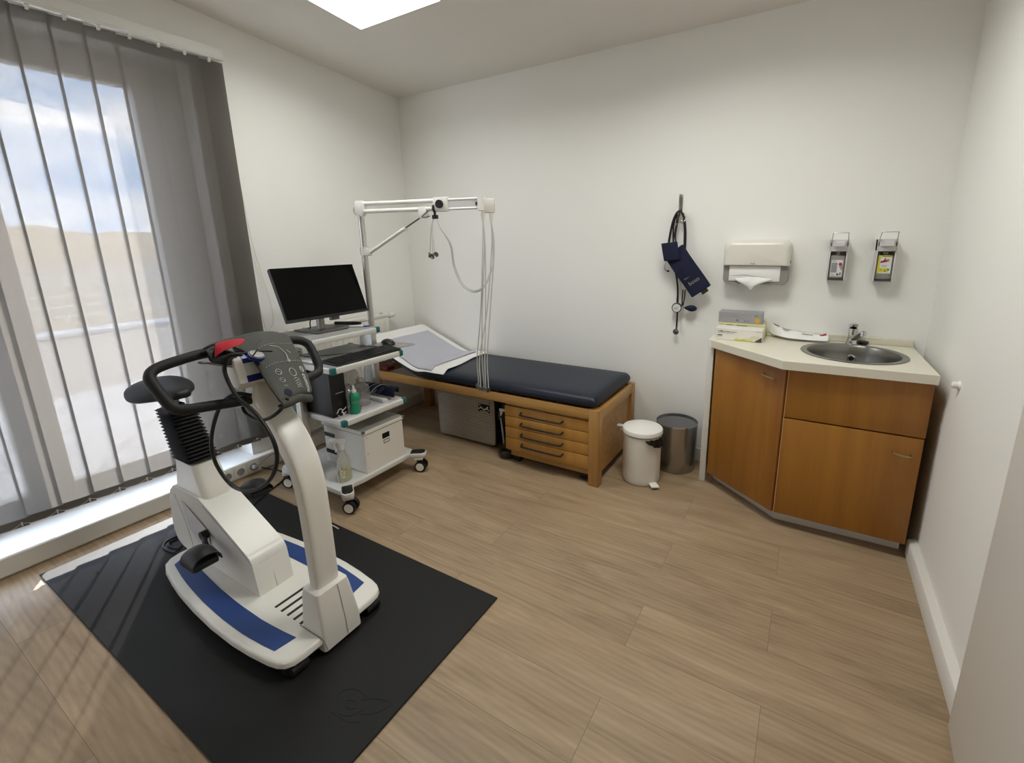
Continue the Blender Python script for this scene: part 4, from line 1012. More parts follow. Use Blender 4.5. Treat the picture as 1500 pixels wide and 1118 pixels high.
# front post
secs = []
for x, z, nx, nz_, wy, th in ((-1.440, .10, 1, 0, .047, .028), (-1.440, .30, 1, 0, .047, .028), (-1.441, .48, 1, .0, .047, .028), (-1.443, .58, 1, .04, .048, .029), (-1.452, .66, 1, .18, .049, .030), (-1.478, .735, 1, .45, .050, .032), (-1.522, .797, 1, .72, .051, .033), (-1.580, .852, 1, .92, .051, .035), (-1.628, .895, 1, .80, .051, .040), (-1.652, .940, 1, .45, .051, .044), (-1.658, .985, 1, .1, .050, .042)):
    nn = V((nx, 0, nz_)).normalized(); sec = []
    for k in range(28):
        a_ = 2*PI*k/28; c_, s2 = math.cos(a_), math.sin(a_)
        sec.append(V((x, yc+.005, z))+nn*(th*math.copysign(abs(c_)**.42, c_))+V((0, wy*math.copysign(abs(s2)**.42, s2), 0)))
    secs.append(sec)
obj('front_post', MB().loft(secs), 'bike', bk, ang=50, sub=1)
brk = MB().loft([[V((p[0], p[1], z)) for p in rrect(-1.462+a0, -1.362-a1, .782+b0, .928-b1, .012, 4)] for z, a0, a1, b0, b1 in ((zt-.055, -.03, .0, -.012, -.0), (zt+.01, -.03, .004, -.01, 0), (.21, -.026, .024, -.0, .012), (.232, -.022, .030, .004, .016), (.236, -.018, .036, .010, .022))])
br_ = obj('post_bracket', brk, 'bike', bk, ang=35)
obj('seam_line', MB().tube([(-1.388, .865, .232), (-1.365, .865, .09), (-1.361, .865, .03)], .0009, 5).tube([(-1.50, .769, .079), (-1.36, .769, .0785), (-1.345, .772, .04)], .0016, 5, 1), 'smoke', br_)
# head console
cs_ = MB(); secs = []
cp_ = [(-1.702, 1.02), (-1.700, 1.062), (-1.690, 1.078), (-1.670, 1.087), (-1.646, 1.087), (-1.630, 1.077), (-1.612, .998), (-1.636, .972), (-1.69, .982)]
cc = V((-1.655, 1.035))
for y, k_ in ((.756, .80), (.759, .93), (.766, 1.), (.888, 1.), (.895, .93), (.898, .8)):
    secs.append([V((cc.x+(p[0]-cc.x)*k_, y, cc.y+(p[1]-cc.y)*k_)) for p in cp_])
cs_.loft(secs)
co = obj('head_console', cs_, 'white_plastic', bk, ang=30)
def facequad(x0, z0_, x1, z1_, y0, y1, d=.0012):
    nn = V((z1_-z0_, 0, x0-x1)).normalized()
    if nn.x < 0: nn = -nn
    a_ = [V((x0, y0, z0_))+nn*d, V((x0, y1, z0_))+nn*d, V((x1, y1, z1_))+nn*d, V((x1, y0, z1_))+nn*d]
    return MB().grid([[a_[0], a_[1]], [a_[3], a_[2]]], .001)
obj('blue_band', facequad(-1.646, 1.087, -1.670, 1.087, .784, .885), 'dblue', co)
obj('blue_band', MB().grid([[V((-1.6455, .784, 1.0882)), V((-1.6455, .885, 1.0882))], [V((-1.6288, .784, 1.0778)), V((-1.6288, .885, 1.0778))], [V((-1.6258, .784, 1.062)), V((-1.6258, .885, 1.062))]], .001), 'dblue', co)
obj('blue_band', facequad(-1.612, .998, -1.6168, 1.020, .784, .885), 'dblue', co)
obj('display_label', facequad(-1.6178, 1.024, -1.6245, 1.057, .786, .830, .0016), 'label', co)
obj('bar_clamp', MB().box(-1.83, -1.69, .80, .90, 1.045, 1.085, .008), 'black', bk)
# handlebars: one padded loop on each side
def loopbar(s_):
    y0 = yc+.005
    pts = [(-1.80, y0+s_*.02, 1.078), (-1.812, y0+s_*.10, 1.084), (-1.808, y0+s_*.19, 1.076), (-1.802, y0+s_*.245, 1.066), (-1.79, y0+s_*.268, 1.052), (-1.77, y0+s_*.274, 1.03),
           (-1.72, y0+s_*.264, .973), (-1.705, y0+s_*.255, .953), (-1.69, y0+s_*.238, .942), (-1.675, y0+s_*.17, .935), (-1.655, y0+s_*.06, .925), (-1.65, y0+s_*.03, .924)]
    return obj('handlebar', MB().tube(pts, .0172, 14, 5), 'foam', bk, ang=60)
loopbar(-1); hb2 = loopbar(1)
obj('adjuster_collar', MB().cyl((-1.682, yc+.150, .933), (-1.678, yc+.185, .934), .027), 'black', hb2)
obj('clamp_knob', MB().lathe([(.0, .0), (.034, .0), (.038, .008), (.034, .016), (.012, .022), (0, .022)], (-1.815, .985, 1.098), 24), 'black', bk)
kb_ = obj('control_knob', MB().lathe([(.0, -.004), (.024, -.004), (.026, .002), (.026, .012), (0, .013)], (0, 0, 0), 28, Matrix.Translation((-1.588, .808, 1.083)) @ Matrix.Rotation(.45, 4, 'Y') @ Matrix.Rotation(-.15, 4, 'X')), 'dblue', bk)
obj('knob_cap', MB().lathe([(.0225, .0128), (.021, .0150), (0, .0155)], (0, 0, 0), 28, Matrix.Translation((-1.588, .808, 1.083)) @ Matrix.Rotation(.45, 4, 'Y') @ Matrix.Rotation(-.15, 4, 'X')), 'smoke', kb_)
# cranks and pedals
def pedal(pc, s_, hub):
    hub, pc = V(hub), V(pc)
    e = pc+V((0, -s_*.055, 0))
    cr_ = MB().tube([hub+V((0, s_*.012, 0)), hub+V((0, s_*.02, 0))+(e-hub)*.5, e], .0105, 10, 4)
    cr_.cyl(hub, hub+V((0, s_*.026, 0)), .019)
    ck = obj('crank', cr_, 'black', bk)
    pd = MB().box(pc.x-.052, pc.x+.052, pc.y-.046, pc.y+.046, pc.z-.014, pc.z+.012, .008)
    pd.cyl(e, pc+V((0, s_*.05, 0)), .008)
    po = obj('pedal', pd, 'rubber', ck)
    rows = []
    for j in range(13):
        a_ = PI*j/12
        rows.append([V((pc.x+dx_, pc.y-.054*math.cos(a_), pc.z+.0+.066*math.sin(a_)**.7*(1-.25*abs(dx_-.008)/.045))) for dx_ in (-.046, -.02, .012, .040, .060)])
    obj('strap', MB().grid(rows, .004), 'black', po, ang=60)
pedal((-2.02, .692, .208), -1, (-2.135, .774, .243))
pedal((-2.215, 1.03, .292), 1, (-2.135, .915, .243))
obj('mains_cable', MB().tube([(-2.44, .80, .09), (-2.50, .77, .02), (-2.60, .755, MT+.005), (-2.655, .79, MT+.004), (-2.64, .85, MT+.004), (-2.57, .87, MT+.004), (-2.46, .86, .02)], .004, 7).tube([(-2.44, .81, .09), (-2.52, .79, .02), (-2.60, .777, MT+.005), (-2.635, .80, MT+.004), (-2.60, .84, MT+.004), (-2.45, .845, .02)], .004, 7), 'bcable', bk)
obj('mains_cable', MB().tube([(-2.46, .93, .05), (-2.56, 1.12, MT+.006), (-2.64, 1.24, MT+.005), (-2.70, 1.36, .006), (-2.76, 1.46, .006), (-2.86, 1.50, .008), (-2.97, 1.44, .035)], .005, 7), 'bcable', bk)

# grey cuff draped over the console
cu = thing('arm_cuff', (-1.62, .86, 1.0), 'dark grey blood pressure arm cuff draped over the bike handlebar console', 'blood pressure cuff')
Lp = [(-1.80, .735, 1.104), (-1.735, .755, 1.124), (-1.660, .797, 1.106), (-1.600, .806, 1.072), (-1.528, .798, 1.009), (-1.467, .791, .968), (-1.448, .793, .952)]
Rp = [(-1.835, 1.03, 1.108), (-1.765, 1.03, 1.110), (-1.715, 1.02, 1.082), (-1.63, .995, 1.027), (-1.555, .968, .972), (-1.515, .950, .940), (-1.512, .942, .925)]
Lc, Rc = cr(Lp, 4), cr(Rp, 4); rows = []
for i, (a_, b_) in enumerate(zip(Lc, Rc)):
    t = i/(len(Lc)-1); row = []
    for k in range(11):
        u = k/10; bul = .024*math.sin(u*PI)*(1-.5*t)
        row.append(a_*(1-u)+b_*u+V((.55*bul, 0, bul))+V((0, 0, .0025*math.sin(u*11+t*8))))
    rows.append(row)
def cufp(t, u, d=.0016):
    f = t*(len(rows)-1); i = min(int(f), len(rows)-2); g = u*10; k = min(int(g), 9)
    a_ = rows[i][k].lerp(rows[i][k+1], g-k); b_ = rows[i+1][k].lerp(rows[i+1][k+1], g-k)
    n_ = (rows[i][k+1]-rows[i][k]).cross(rows[i+1][k]-rows[i][k]).normalized()
    if n_.z < 0: n_ = -n_
    return a_.lerp(b_, f-i)+n_*d, n_, (b_-a_).normalized()
cs_ = MB().grid(rows, -.011)
obj('sleeve', cs_, 'cuff', cu, ang=70, sub=1)
# rolled lower hem
obj('hem', MB().grid([[V(p)+V(d_) for p in rows[-1]] for d_ in ((-.003, 0, .004), (.008, 0, -.006), (.010, 0, -.018), (.002, 0, -.030), (-.014, 0, -.034), (-.036, 0, -.026))], -.010), 'cuff', cu, ang=70, sub=1)
def cline(t0, u0, t1, u1, w_=.0012, dash=0, n_=14):
    m = MB(); P_ = [cufp(t0+(t1-t0)*k/n_, u0+(u1-u0)*k/n_)[0] for k in range(n_+1)]
    if dash:
        for k in range(0, n_, 2): m.tube([P_[k], P_[k+1]], w_, 4, smooth=False)
    else: m.tube(P_, w_, 4, 1)
    return m
obj('print', cline(.40, .16, .36, .93, .0011, 1, 28), 'print', cu)
obj('print', cline(.575, .12, .525, .94, .0011, 1, 28), 'print', cu)
ar = MB(); P_ = cr([cufp(.405, .40)[0], cufp(.42, .56)[0], cufp(.48, .64)[0], cufp(.54, .62)[0]], 6); ar.tube(P_, .0017, 5, 1)
ar.tube([cufp(.535, .585)[0], cufp(.552, .62)[0], cufp(.53, .66)[0]], .0016, 5, 1)
obj('print', ar, 'print', cu, label='white curved arrow print')
obj('print', cline(.44, .70, .465, .765, .0016), 'print', cu)
# logo and word along the right edge of the flap
pt, n_, tv = cufp(.70, .86)
rg = MB(); pr = [cufp(.605+.022*math.sin(k*PI/6), .845+.038*math.cos(k*PI/6))[0] for k in range(13)]; rg.tube(pr, .0019, 5, 1)
rg.tube([cufp(.605, .815)[0], cufp(.605, .875)[0]], .0016, 5, 1)
obj('logo', rg, 'print', cu)
def cufftext(body, size, t0, u0, bold=.0004):
    """letters bent onto the cloth: baseline runs down the flap, letter tops point to its right edge"""
    cu_ = bpy.data.curves.new('t', 'FONT'); cu_.body = body; cu_.size = 1; cu_.offset = bold; cu_.resolution_u = 3
    to = bpy.data.objects.new('t', cu_); COL.objects.link(to)
    me = bpy.data.meshes.new_from_object(to.evaluated_get(bpy.context.evaluated_depsgraph_get()))
    bpy.data.objects.remove(to); bpy.data.curves.remove(cu_)
    lenT = sum((rows[i+1][8]-rows[i][8]).length for i in range(len(rows)-1)); wid = (rows[14][10]-rows[14][0]).length
    for v in me.vertices:
        p, n_, _ = cufp(min(.985, t0+v.co.x*size/lenT), min(1, u0+v.co.y*size/wid), .0024); v.co = p-world_loc(cu)
    me.materials.clear(); me.materials.append(M['print'])
    o_ = bpy.data.objects.new('lettering', me); COL.objects.link(o_); o_.parent = cu; return o_
cufftext('customed', .0275, .645, .80, .012)
sy = MB()
sy.tube([cufp(.635+.036*math.sin(k*PI/5), .60+.075*math.cos(k*PI/5))[0] for k in range(11)], .0013, 5, 1)
for k in range(5): sy.tube([cufp(.70+.028*k, .555)[0], cufp(.69+.028*k, .62+.02*(k % 2))[0], cufp(.715+.028*k, .68)[0]], .0012, 5, 3)
obj('print', sy, 'print', cu)
sy = MB()
for t0, u0, rr in ((.63, .30, 1.), (.70, .30, .95)):
    sy.tube([cufp(t0+.022*rr*math.sin(k*PI/5), u0+.06*rr*math.cos(k*PI/5))[0] for k in range(11)], .0009, 5, 1)
    sy.tube([cufp(t0-.008, u0-.03)[0], cufp(t0+.004, u0+.035)[0], cufp(t0+.015, u0+.02)[0]], .0009, 5, 2)
sy.tube([cufp(.76, .27)[0], cufp(.752, .33)[0], cufp(.772, .335)[0]], .0009, 5, 1)
obj('print', sy, 'print', cu)
obj('stamp', MB().prism([(math.cos(k*PI/10)*.014, math.sin(k*PI/10)*.014) for k in range(20)], 'z', -.001, .0006, 0, 1, Matrix.Translation(cufp(.84, .28, .001)[0]) @ cufp(.84, .28)[1].to_track_quat('Z', 'Y').to_matrix().to_4x4()), 'navycloth', cu, label='round dark blue stamp')
# inner flap and red lining on the near side, steel ring
fl = MB().grid([[V((-1.70, .715, 1.118)), V((-1.70, .75, 1.122)), V((-1.70, .79, 1.118))], [V((-1.665, .698, 1.112)), V((-1.655, .735, 1.112)), V((-1.645, .782, 1.098))], [V((-1.655, .694, 1.095)), V((-1.648, .735, 1.085)), V((-1.640, .775, 1.066))], [V((-1.652, .695, 1.082)), V((-1.648, .735, 1.069)), V((-1.645, .772, 1.052))]], .006)
obj('inner_flap', fl, 'black', cu, sub=1, ang=60)
obj('ring_bar', MB().tube([(-1.653, .685, 1.084), (-1.656, .674, 1.087), (-1.663, .671, 1.088), (-1.667, .677, 1.087), (-1.660, .686, 1.084), (-1.650, .71, 1.075), (-1.642, .765, 1.052)], .0032, 7), 'dsteel', cu)
rd_ = MB().grid([[V((-1.705, .728, 1.130)), V((-1.70, .75, 1.138)), V((-1.69, .775, 1.140)), V((-1.675, .81, 1.138))], [V((-1.690, .722, 1.135)), V((-1.675, .745, 1.138)), V((-1.668, .77, 1.142)), V((-1.655, .805, 1.136))], [V((-1.672, .712, 1.128)), V((-1.655, .735, 1.127)), V((-1.645, .758, 1.126)), V((-1.640, .782, 1.122))], [V((-1.664, .705, 1.108)), V((-1.656, .712, 1.112)), V((-1.650, .722, 1.118)), V((-1.645, .738, 1.122))], [V((-1.660, .700, 1.094)), V((-1.657, .704, 1.098)), V((-1.654, .709, 1.104)), V((-1.650, .716, 1.110))]], .003); bmesh.ops.translate(rd_.bm, verts=rd_.bm.verts, vec=(.018, .008, .001))
obj('lining', rd_, 'red', cu, sub=1, ang=60, label='red lining turned outwards')
obj('hose', MB().tube([(-1.60, .775, 1.10), (-1.617, .742, 1.10), (-1.640, .735, 1.07), (-1.648, .735, 1.03), (-1.60, .735, .965), (-1.50, .738, .918), (-1.43, .74, .845), (-1.435, .745, .77), (-1.49, .745, .69), (-1.58, .742, .628), (-1.68, .74, .595), (-1.77, .74, .597), (-1.845, .74, .65), (-1.86, .74, .72), (-1.825, .74, .80), (-1.76, .742, .885), (-1.70, .745, .935), (-1.655, .762, .957), (-1.62, .79, .948)], .0068, 10, 6), 'bcable', cu)
obj('hose', MB().tube([(-1.66, .775, .905), (-1.648, .775, .885), (-1.60, .775, .872), (-1.545, .775, .876), (-1.495, .785, .897), (-1.462, .80, .925), (-1.455, .82, .955)], .006, 10, 6), 'bcable', cu)
obj('hose', MB().tube([(-1.58, .79, 1.086), (-1.56, .80, 1.112), (-1.60, .83, 1.128), (-1.64, .86, 1.128)], .002, 6).tube([(-1.617, .742, 1.102), (-1.60, .80, 1.100), (-1.588, .84, 1.098), (-1.575, .86, 1.094)], .003, 6), 'bcable', cu)

# ------------------------------------------------------------------ equipment cart
ct = thing('equipment_cart', (-2.38, 1.70, 0), 'white four caster equipment cart with teal cornered shelves beside the couch', 'cart')
def shelf(x0, x1, y0, y1, zt_, name='shelf', t=.033):
    sh = obj(name, MB().box(x0, x1, y0, y1, zt_-t, zt_-.0015, .004), 'cartmetal', ct)
    obj('surface', MB().box(x0+.012, x1-.012, y0+.012, y1-.012, zt_-.002, zt_), 'carttop' if zt_ > .7 else 'dispgrey', sh, label='grey shelf surface')
    for (x, y, sx, sy_) in ((x1, y0, 1, -1), (x1, y1, 1, 1), (x0, y0, -1, -1), (x0, y1, -1, 1)):
        m = MB().box(min(x+.0025*sx, x-.026*sx), max(x+.0025*sx, x-.026*sx), min(y+.0025*sy_, y-.026*sy_), max(y+.0025*sy_, y-.026*sy_), zt_-t-.001, zt_+.0018, .004)
        obj('corner_cap', m, 'teal', sh)
    return sh
SY0, SY1 = 1.472, 1.945
shelf(-2.64, -2.118, 1.478, 1.935, .503)
shelf(-2.64, -2.150, 1.468, 1.967, .80)
shelf(-2.74, -2.335, 1.468, 1.962, .935)
# base with outriggers
bs = MB().prism([(-2.12, 1.40), (-2.095, 1.43), (-2.12, 1.50), (-2.112, 1.56), (-2.112, 1.86), (-2.12, 1.90), (-2.095, 1.95), (-2.12, 1.98), (-2.66, 1.98), (-2.69, 1.95), (-2.69, 1.43), (-2.66, 1.40)], 'z', .100, .129, .004)
obj('base_shelf', bs, 'cartmetal', ct)
# columns
for y in (1.452, 1.985):
    m = MB().box(-2.540, -2.425, y-.022, y+.022, .13, .80 if y < 1.6 else .92, .004)
    for k in range(4): m.box(-2.538+.030*k, -2.526+.030*k, y-.0245, y+.0245, .14, .79, .002)
    cl = obj('column', m, 'alu', ct)
    obj('colour_strip', MB().box(-2.506, -2.466, y-.0255 if y < 1.6 else y+.0225, y-.0225 if y < 1.6 else y+.0255, .16, .79), 'teal', cl)
    obj('column_foot', MB().box(-2.66, -2.44, y-.028, y+.028, .125, .17, .006), 'cartmetal', ct)
def caster(x, y, ang_, arm, turn=.45):
    cst = obj('caster', MB().box(-.030, .030, -.03, .03, .082, .104, .008, 2, Matrix.Translation((x, y, 0)) @ Matrix.Rotation(ang_, 4, 'Z')).cyl((x, y, .078), (x, y, .104), .018), 'cartmetal', ct)
    R_ = Matrix.Translation((x, y, 0)) @ Matrix.Rotation(ang_, 4, 'Z')
    Rc_ = R_; R_ = Matrix.Translation((x, y, 0)) @ Matrix.Rotation(turn, 4, 'Z')
    for s_ in (-1, 1):
        w_ = MB().cyl(R_ @ V((.012, s_*.010, .037)), R_ @ V((.012, s_*.030, .037)), .0365, None, 28)
        wo_ = obj('wheel', w_, 'rubber', cst)
        obj('wheel_cover', MB().cyl(R_ @ V((.012, s_*.0305, .037)), R_ @ V((.012, s_*.032, .037)), .026, None, 24), 'white_plastic', wo_)
    obj('fork', MB().box(-.014, .022, -.009, .009, .03, .085, .004, 2, R_), 'black', cst)
    R_ = Rc_
    cap = [V((-.055, -.032, 0)), V((.028, -.034, 0)), V((.05, -.018, 0)), V((.05, .018, 0)), V((.028, .034, 0)), V((-.055, .032, 0))]
    if arm:
        obj('bumper', MB().prism([tuple((R_ @ p).xy) for p in cap], 'z', .104, .132, .006), 'cartmetal', cst)
        obj('bumper_pad', MB().prism([tuple((R_ @ (p*.86)).xy) for p in cap], 'z', .1305, .137, .003), 'black', cst)
caster(-2.080, 1.425, -.6, True); caster(-2.080, 1.965, .6, True); caster(-2.645, 1.425, 2.6, False); caster(-2.645, 1.955, -2.6, False)

# ------------------------------------------------------------------ electrode arm on its pole
ea = thing('electrode_arm', (-2.49, 2.035, .13), 'white pole with a horizontal arm carrying grey electrode cables over the couch', 'electrode arm')
px_, py_ = -2.495, 2.035
obj('pole', MB().cyl((px_, py_, .10), (px_, py_, 1.632), .0195, None, 24), 'alu', ea)
obj('clamp', MB().box(px_-.03, px_+.03, py_-.03, py_+.025, .10, .16, .006).box(px_-.03, px_+.03, py_-.03, py_+.025, .86, .90, .006), 'cartmetal', ea)
H0 = V((px_, py_, 1.668)); EN = V((-1.650, 2.215, 1.664)); ad = (EN-H0).normalized(); an = V((-ad.y, ad.x, 0)).normalized()
hp = MB().prism([(-.024, -.048), (.024, -.048), (.038, -.02), (.038, .03), (.024, .046), (-.022, .046), (-.034, .0)], 'y', -.018, .018, .004, 2,
    Matrix.Translation(H0) @ Matrix.Rotation(math.atan2(ad.y, ad.x), 4, 'Z'))
obj('pivot_head', hp, 'white_plastic', ea)
for dz, r_ in ((.027, .0135), (-.018, .0135)): obj('arm_tube', MB().cyl(H0+ad*.02+V((0, 0, dz)), H0+ad*.60+V((0, 0, dz)), r_, None, 18), 'white_plastic', ea)
mid = H0+ad*.58
obj('joint_block', MB().box(-.048, .048, -.017, .017, -.036, .046, .006, 2, Matrix.Translation(mid) @ Matrix.Rotation(math.atan2(ad.y, ad.x), 4, 'Z')), 'white_plastic', ea)
obj('joint_knob', MB().cyl(mid-an*.016+V((0, 0, .006)), mid-an*.030+V((0, 0, .006)), .024, None, 24), 'black', ea)
E2 = EN-ad*.02
for dz in (.030, -.022): obj('arm_tube', MB().cyl(mid+ad*.04+V((0, 0, dz)), E2+V((0, 0, dz)), .0075, None, 14), 'white_plastic', ea)
obj('arm_plate', MB().box(0, .22, -.004, .004, -.022, .030, .001, 1, Matrix.Translation(mid+ad*.04) @ Matrix.Rotation(math.atan2(ad.y, ad.x), 4, 'Z')), 'dispgrey', ea)
obj('rating_label', MB().box(.185, .215, -.0062, -.0042, -.008, .010, 0, 1, Matrix.Translation(mid+ad*.04) @ Matrix.Rotation(math.atan2(ad.y, ad.x), 4, 'Z')), 'dprint', ea)
obj('end_hub', MB().cyl(E2+V((0, 0, -.038)), E2+V((0, 0, .042)), .026, None, 24), 'white_plastic', ea)
obj('cable_head', MB().box(-.005, .075, -.022, .022, -.052, .028, .012, 2, Matrix.Translation(E2) @ Matrix.Rotation(math.atan2(ad.y, ad.x)+.25, 4, 'Z')), 'warm_plastic', ea)
obj('spring_lead', MB().tube([H0+V((-.02, 0, .03)), H0+V((-.055, 0, .01)), H0+V((-.062, 0, -.02)), H0+V((-.03, 0, -.045)), H0+V((-.005, 0, -.06))], .0028, 7).tube([H0+V((-.058, 0, -.012)), H0+V((-.03, -.01, -.008))], .002, 6), 'greyp', ea)
col = V((px_, py_, 1.405))
obj('collar', MB().cyl(col-V((0, 0, .026)), col+V((0, 0, .026)), .026, None, 22).box(-.01, .05, -.012, .012, -.03, .012, .004, 2, Matrix.Translation(col) @ Matrix.Rotation(math.atan2(ad.y, ad.x), 4, 'Z')), 'cartmetal', ea)
g0 = col+ad*.045-V((0, 0, .008)); g1 = H0+ad*.44-V((0, 0, .062)); gm = g0+(g1-g0)*.70
obj('gas_strut', MB().cyl(g0, gm, .0115, None, 16), 'white_plastic', ea)
obj('strut_rod', MB().cyl(gm, g1, .0048, None, 12), 'dsteel', ea)
bb_ = H0+ad*.455
obj('strut_bracket', MB().box(-.026, .026, -.017, .017, -.07, -.004, .004, 2, Matrix.Translation(bb_) @ Matrix.Rotation(math.atan2(ad.y, ad.x), 4, 'Z')), 'white_plastic', ea)
obj('release_lever', MB().tube([bb_-an*.02+V((0, 0, -.066)), bb_-an*.022+ad*.03+V((0, 0, -.066)), bb_-an*.02+ad*.055+V((0, 0, -.060))], .003, 6).tube([bb_-an*.018+V((0, 0, -.06)), bb_-an*.018+ad*.045+V((0, 0, -.03))], .003, 6), 'dsteel', ea)
# cables
hk0 = H0+ad*.535-an*.016
obj('cable_clip', MB().tube([hk0+V((0, 0, .0)), hk0+ad*.004+V((0, -.008, -.02)), hk0+ad*.014+V((0, -.008, -.042)), hk0+ad*.010+V((0, -.006, -.062))], .0075, 8).box(-.02, .016, -.010, .010, -.078, -.054, .004, 2, Matrix.Translation(hk0+ad*.010)), 'black', ea)
ck_ = hk0+ad*.010-V((0, .006, .072))
cA = E2+ad*.012+V((0, -.012, -.05)); cB = E2+ad*.058+V((0, -.004, -.055))
for q_ in (cA, cB): obj('strain_relief', MB().cyl(q_, q_-V((0, 0, .055)), .014, .007, 14), 'warm_plastic', ea)
def electrode(cbl, tip, a_):
    R_ = Matrix.Translation(tip) @ Matrix.Rotation(a_, 4, 'Z') @ Matrix.Rotation(PI/2, 4, 'X')
    e_ = MB().lathe([(0, -.012), (.006, -.012), (.010, -.006), (.015, .0), (.0165, .006), (.0155, .0085), (.011, .006), (0, .005)], (0, 0, 0), 20, R_)
    obj('suction_electrode', e_, 'electrode', cbl)
# long cables straight down in front of the couch
low = [(-1.765, 2.222, .555), (-1.735, 2.205, .548), (-1.722, 2.222, .541), (-1.700, 2.212, .540), (-1.690, 2.226, .537)]
for i, (x, y, z) in enumerate(low):
    src = cA if i in (0, 2, 3) else cB
    sway = .012*math.sin(i*2.3)
    pts = [src-V((0, 0, .05)), src-V((-.006*(i-2), 0, .2)), V(((src.x+x)/2+sway, (src.y+y)/2, 1.05)), V((x+.3*sway, y, .75)), V((x, y, z+.06)), V((x, y, z+.012))]
    cb = obj('electrode_cable', MB().tube(pts, .0034, 7, 6), 'cable', ea)
    electrode(cb, V((x, y-.006, z)), .35*(i-2)*.5)
# two looped cables carried back to the clip
for i, (dx_, zl, xt, zt2) in enumerate(((0, 1.165, -.018, 1.36), (.010, 1.158, .004, 1.352), (.004, 1.170, .022, 1.362))):
    m_ = (ck_+cB)/2
    pts = [cB-V((0, 0, .05)), cB-V((.0-.004*i, 0, .25)), V((cB.x-.01-dx_, cB.y-.01, 1.27)), V((cB.x-.05-dx_, cB.y-.03, zl+.025)), V((cB.x-.115-dx_, cB.y-.045, zl)), V((cB.x-.19-dx_, cB.y-.055, zl+.045)), V((cB.x-.235-dx_, cB.y-.065, zl+.15)), V((cB.x-.25-dx_, cB.y-.07, 1.44)), ck_+V((.038, 0, -.055)), ck_+V((.018, 0, -.012)), ck_+V((0, 0, -.004)), ck_+V((-.02, 0, -.02)), ck_+V((-.038+.006*i, 0, -.08)), V((ck_.x-.04+.012*i, ck_.y-.006, 1.47)), V((ck_.x-.03+xt, ck_.y-.008, zt2+.03))]
    cb = obj('electrode_cable', MB().tube(pts, .0030, 7, 6), 'cable', ea)
    electrode(cb, V((ck_.x-.03+xt, ck_.y-.012+.004*i, zt2+.018)), .8*(i-1))

# ------------------------------------------------------------------ things on the cart
mo = thing('monitor', (-2.56, 1.732, .935), 'black flat computer monitor on a grey stand on the top shelf', 'monitor')
yaw, tl = -.022, .368
n_ = V((math.cos(yaw)*math.cos(tl), math.sin(yaw)*math.cos(tl), math.sin(tl))); u_ = V((-math.sin(yaw), math.cos(yaw), 0)); v_ = n_.cross(u_)
Rm = Matrix((u_, v_, n_)).transposed().to_4x4(); Rm.translation = V((-2.533, 1.732, 1.177))
obj('housing', MB().box(-.27, .27, -.16, .16, -.030, -.002, .006, 2, Rm).box(-.16, .16, -.13, .08, -.055, -.028, .012, 2, Rm), 'bezel', mo)
obj('screen', MB().box(-.266, .266, -.147, .156, -.003, .0004, 0, 1, Rm), 'screen', mo)
obj('bottom_bezel', MB().box(-.27, .27, -.161, -.147, -.004, .001, .0008, 1, Rm), 'bezel', mo)
nk_ = MB().cyl((-2.590, 1.732, .944), (-2.600, 1.732, 1.13), .024, .022, 24).box(-.05, .05, -.08, .03, -.075, -.05, .006, 2, Rm)
obj('stand_neck', nk_, 'standgrey', mo)
obj('stand_base', MB().prism([(-2.70, 1.62), (-2.475, 1.618), (-2.465, 1.63), (-2.465, 1.83), (-2.475, 1.842), (-2.70, 1.842)], 'z', .9355, .944, .0015), 'standbase', mo)
obj('power_lead', MB().tube([(-2.60, 1.70, 1.06), (-2.625, 1.685, .99), (-2.64, 1.69, .95), (-2.70, 1.70, .94), (-2.73, 1.70, .938)], .0035, 7), 'bcable', mo)
obj('rear_box', MB().box(-2.655, -2.625, 1.835, 1.895, .975, 1.03, .004).box(-2.64, -2.63, 1.855, 1.875, 1.03, 1.10), 'smoke', mo, label='small grey box behind the screen')
pn_ = thing('marker_pen', (-2.58, 1.945, .936), 'thick black pen lying behind the blue pen on the top shelf', 'pen', 'pens on the cart')
def pen(t, a_, b_, r_, mat1, mat2):
    a_, b_ = V(a_), V(b_); obj('barrel', MB().cyl(a_, a_+(b_-a_)*.7, r_, None, 12), mat1, t); obj('cap', MB().cyl(a_+(b_-a_)*.7, b_, r_*1.08, r_*.8, 12), mat2, t)
pen(pn_, (-2.66, 1.88, .948), (-2.50, 1.955, .948), .011, 'black', 'bezel')
pn2 = thing('ballpoint_pen', (-2.46, 1.91, .936), 'blue and white ballpoint pen lying at the right end of the top shelf', 'pen', 'pens on the cart')
pen(pn2, (-2.50, 1.865, .942), (-2.385, 1.93, .942), .0055, 'label', 'bluepen')
kb = thing('keyboard', (-2.25, 1.75, .80), 'black computer keyboard on the middle pull out shelf of the cart', 'keyboard')
R_ = Matrix.Translation((-2.235, 1.745, .801)) @ Matrix.Rotation(-.03, 4, 'Z')
obj('case', MB().prism([(-.07, .020), (.07, .008), (.07, .0), (-.07, .0)], 'y', -.225, .225, .002, 1, R_), 'black', kb)
ks = MB()
for r0 in range(6):
    x0 = -.058+.0205*r0; z_ = .020-.012*((x0+.07)/.14)
    y = -.217
    while y < .210:
        w_ = .0175 if not (r0 == 5 and -.13 < y < .02) else .11
        if r0 == 0 and rs.random() < .0: pass
        ks.box(x0, x0+.016, y, y+w_-.002, z_-.001, z_+.0045, .0012, 1, R_); y += w_+.0008
o_ = obj('keys', ks, 'bezel', kb); o_['kind'] = 'stuff'
obj('lead', MB().tube([(-2.30, 1.75, .812), (-2.36, 1.76, .806), (-2.42, 1.70, .803), (-2.50, 1.60, .803), (-2.55, 1.57, .803)], .002, 6), 'bcable', kb)
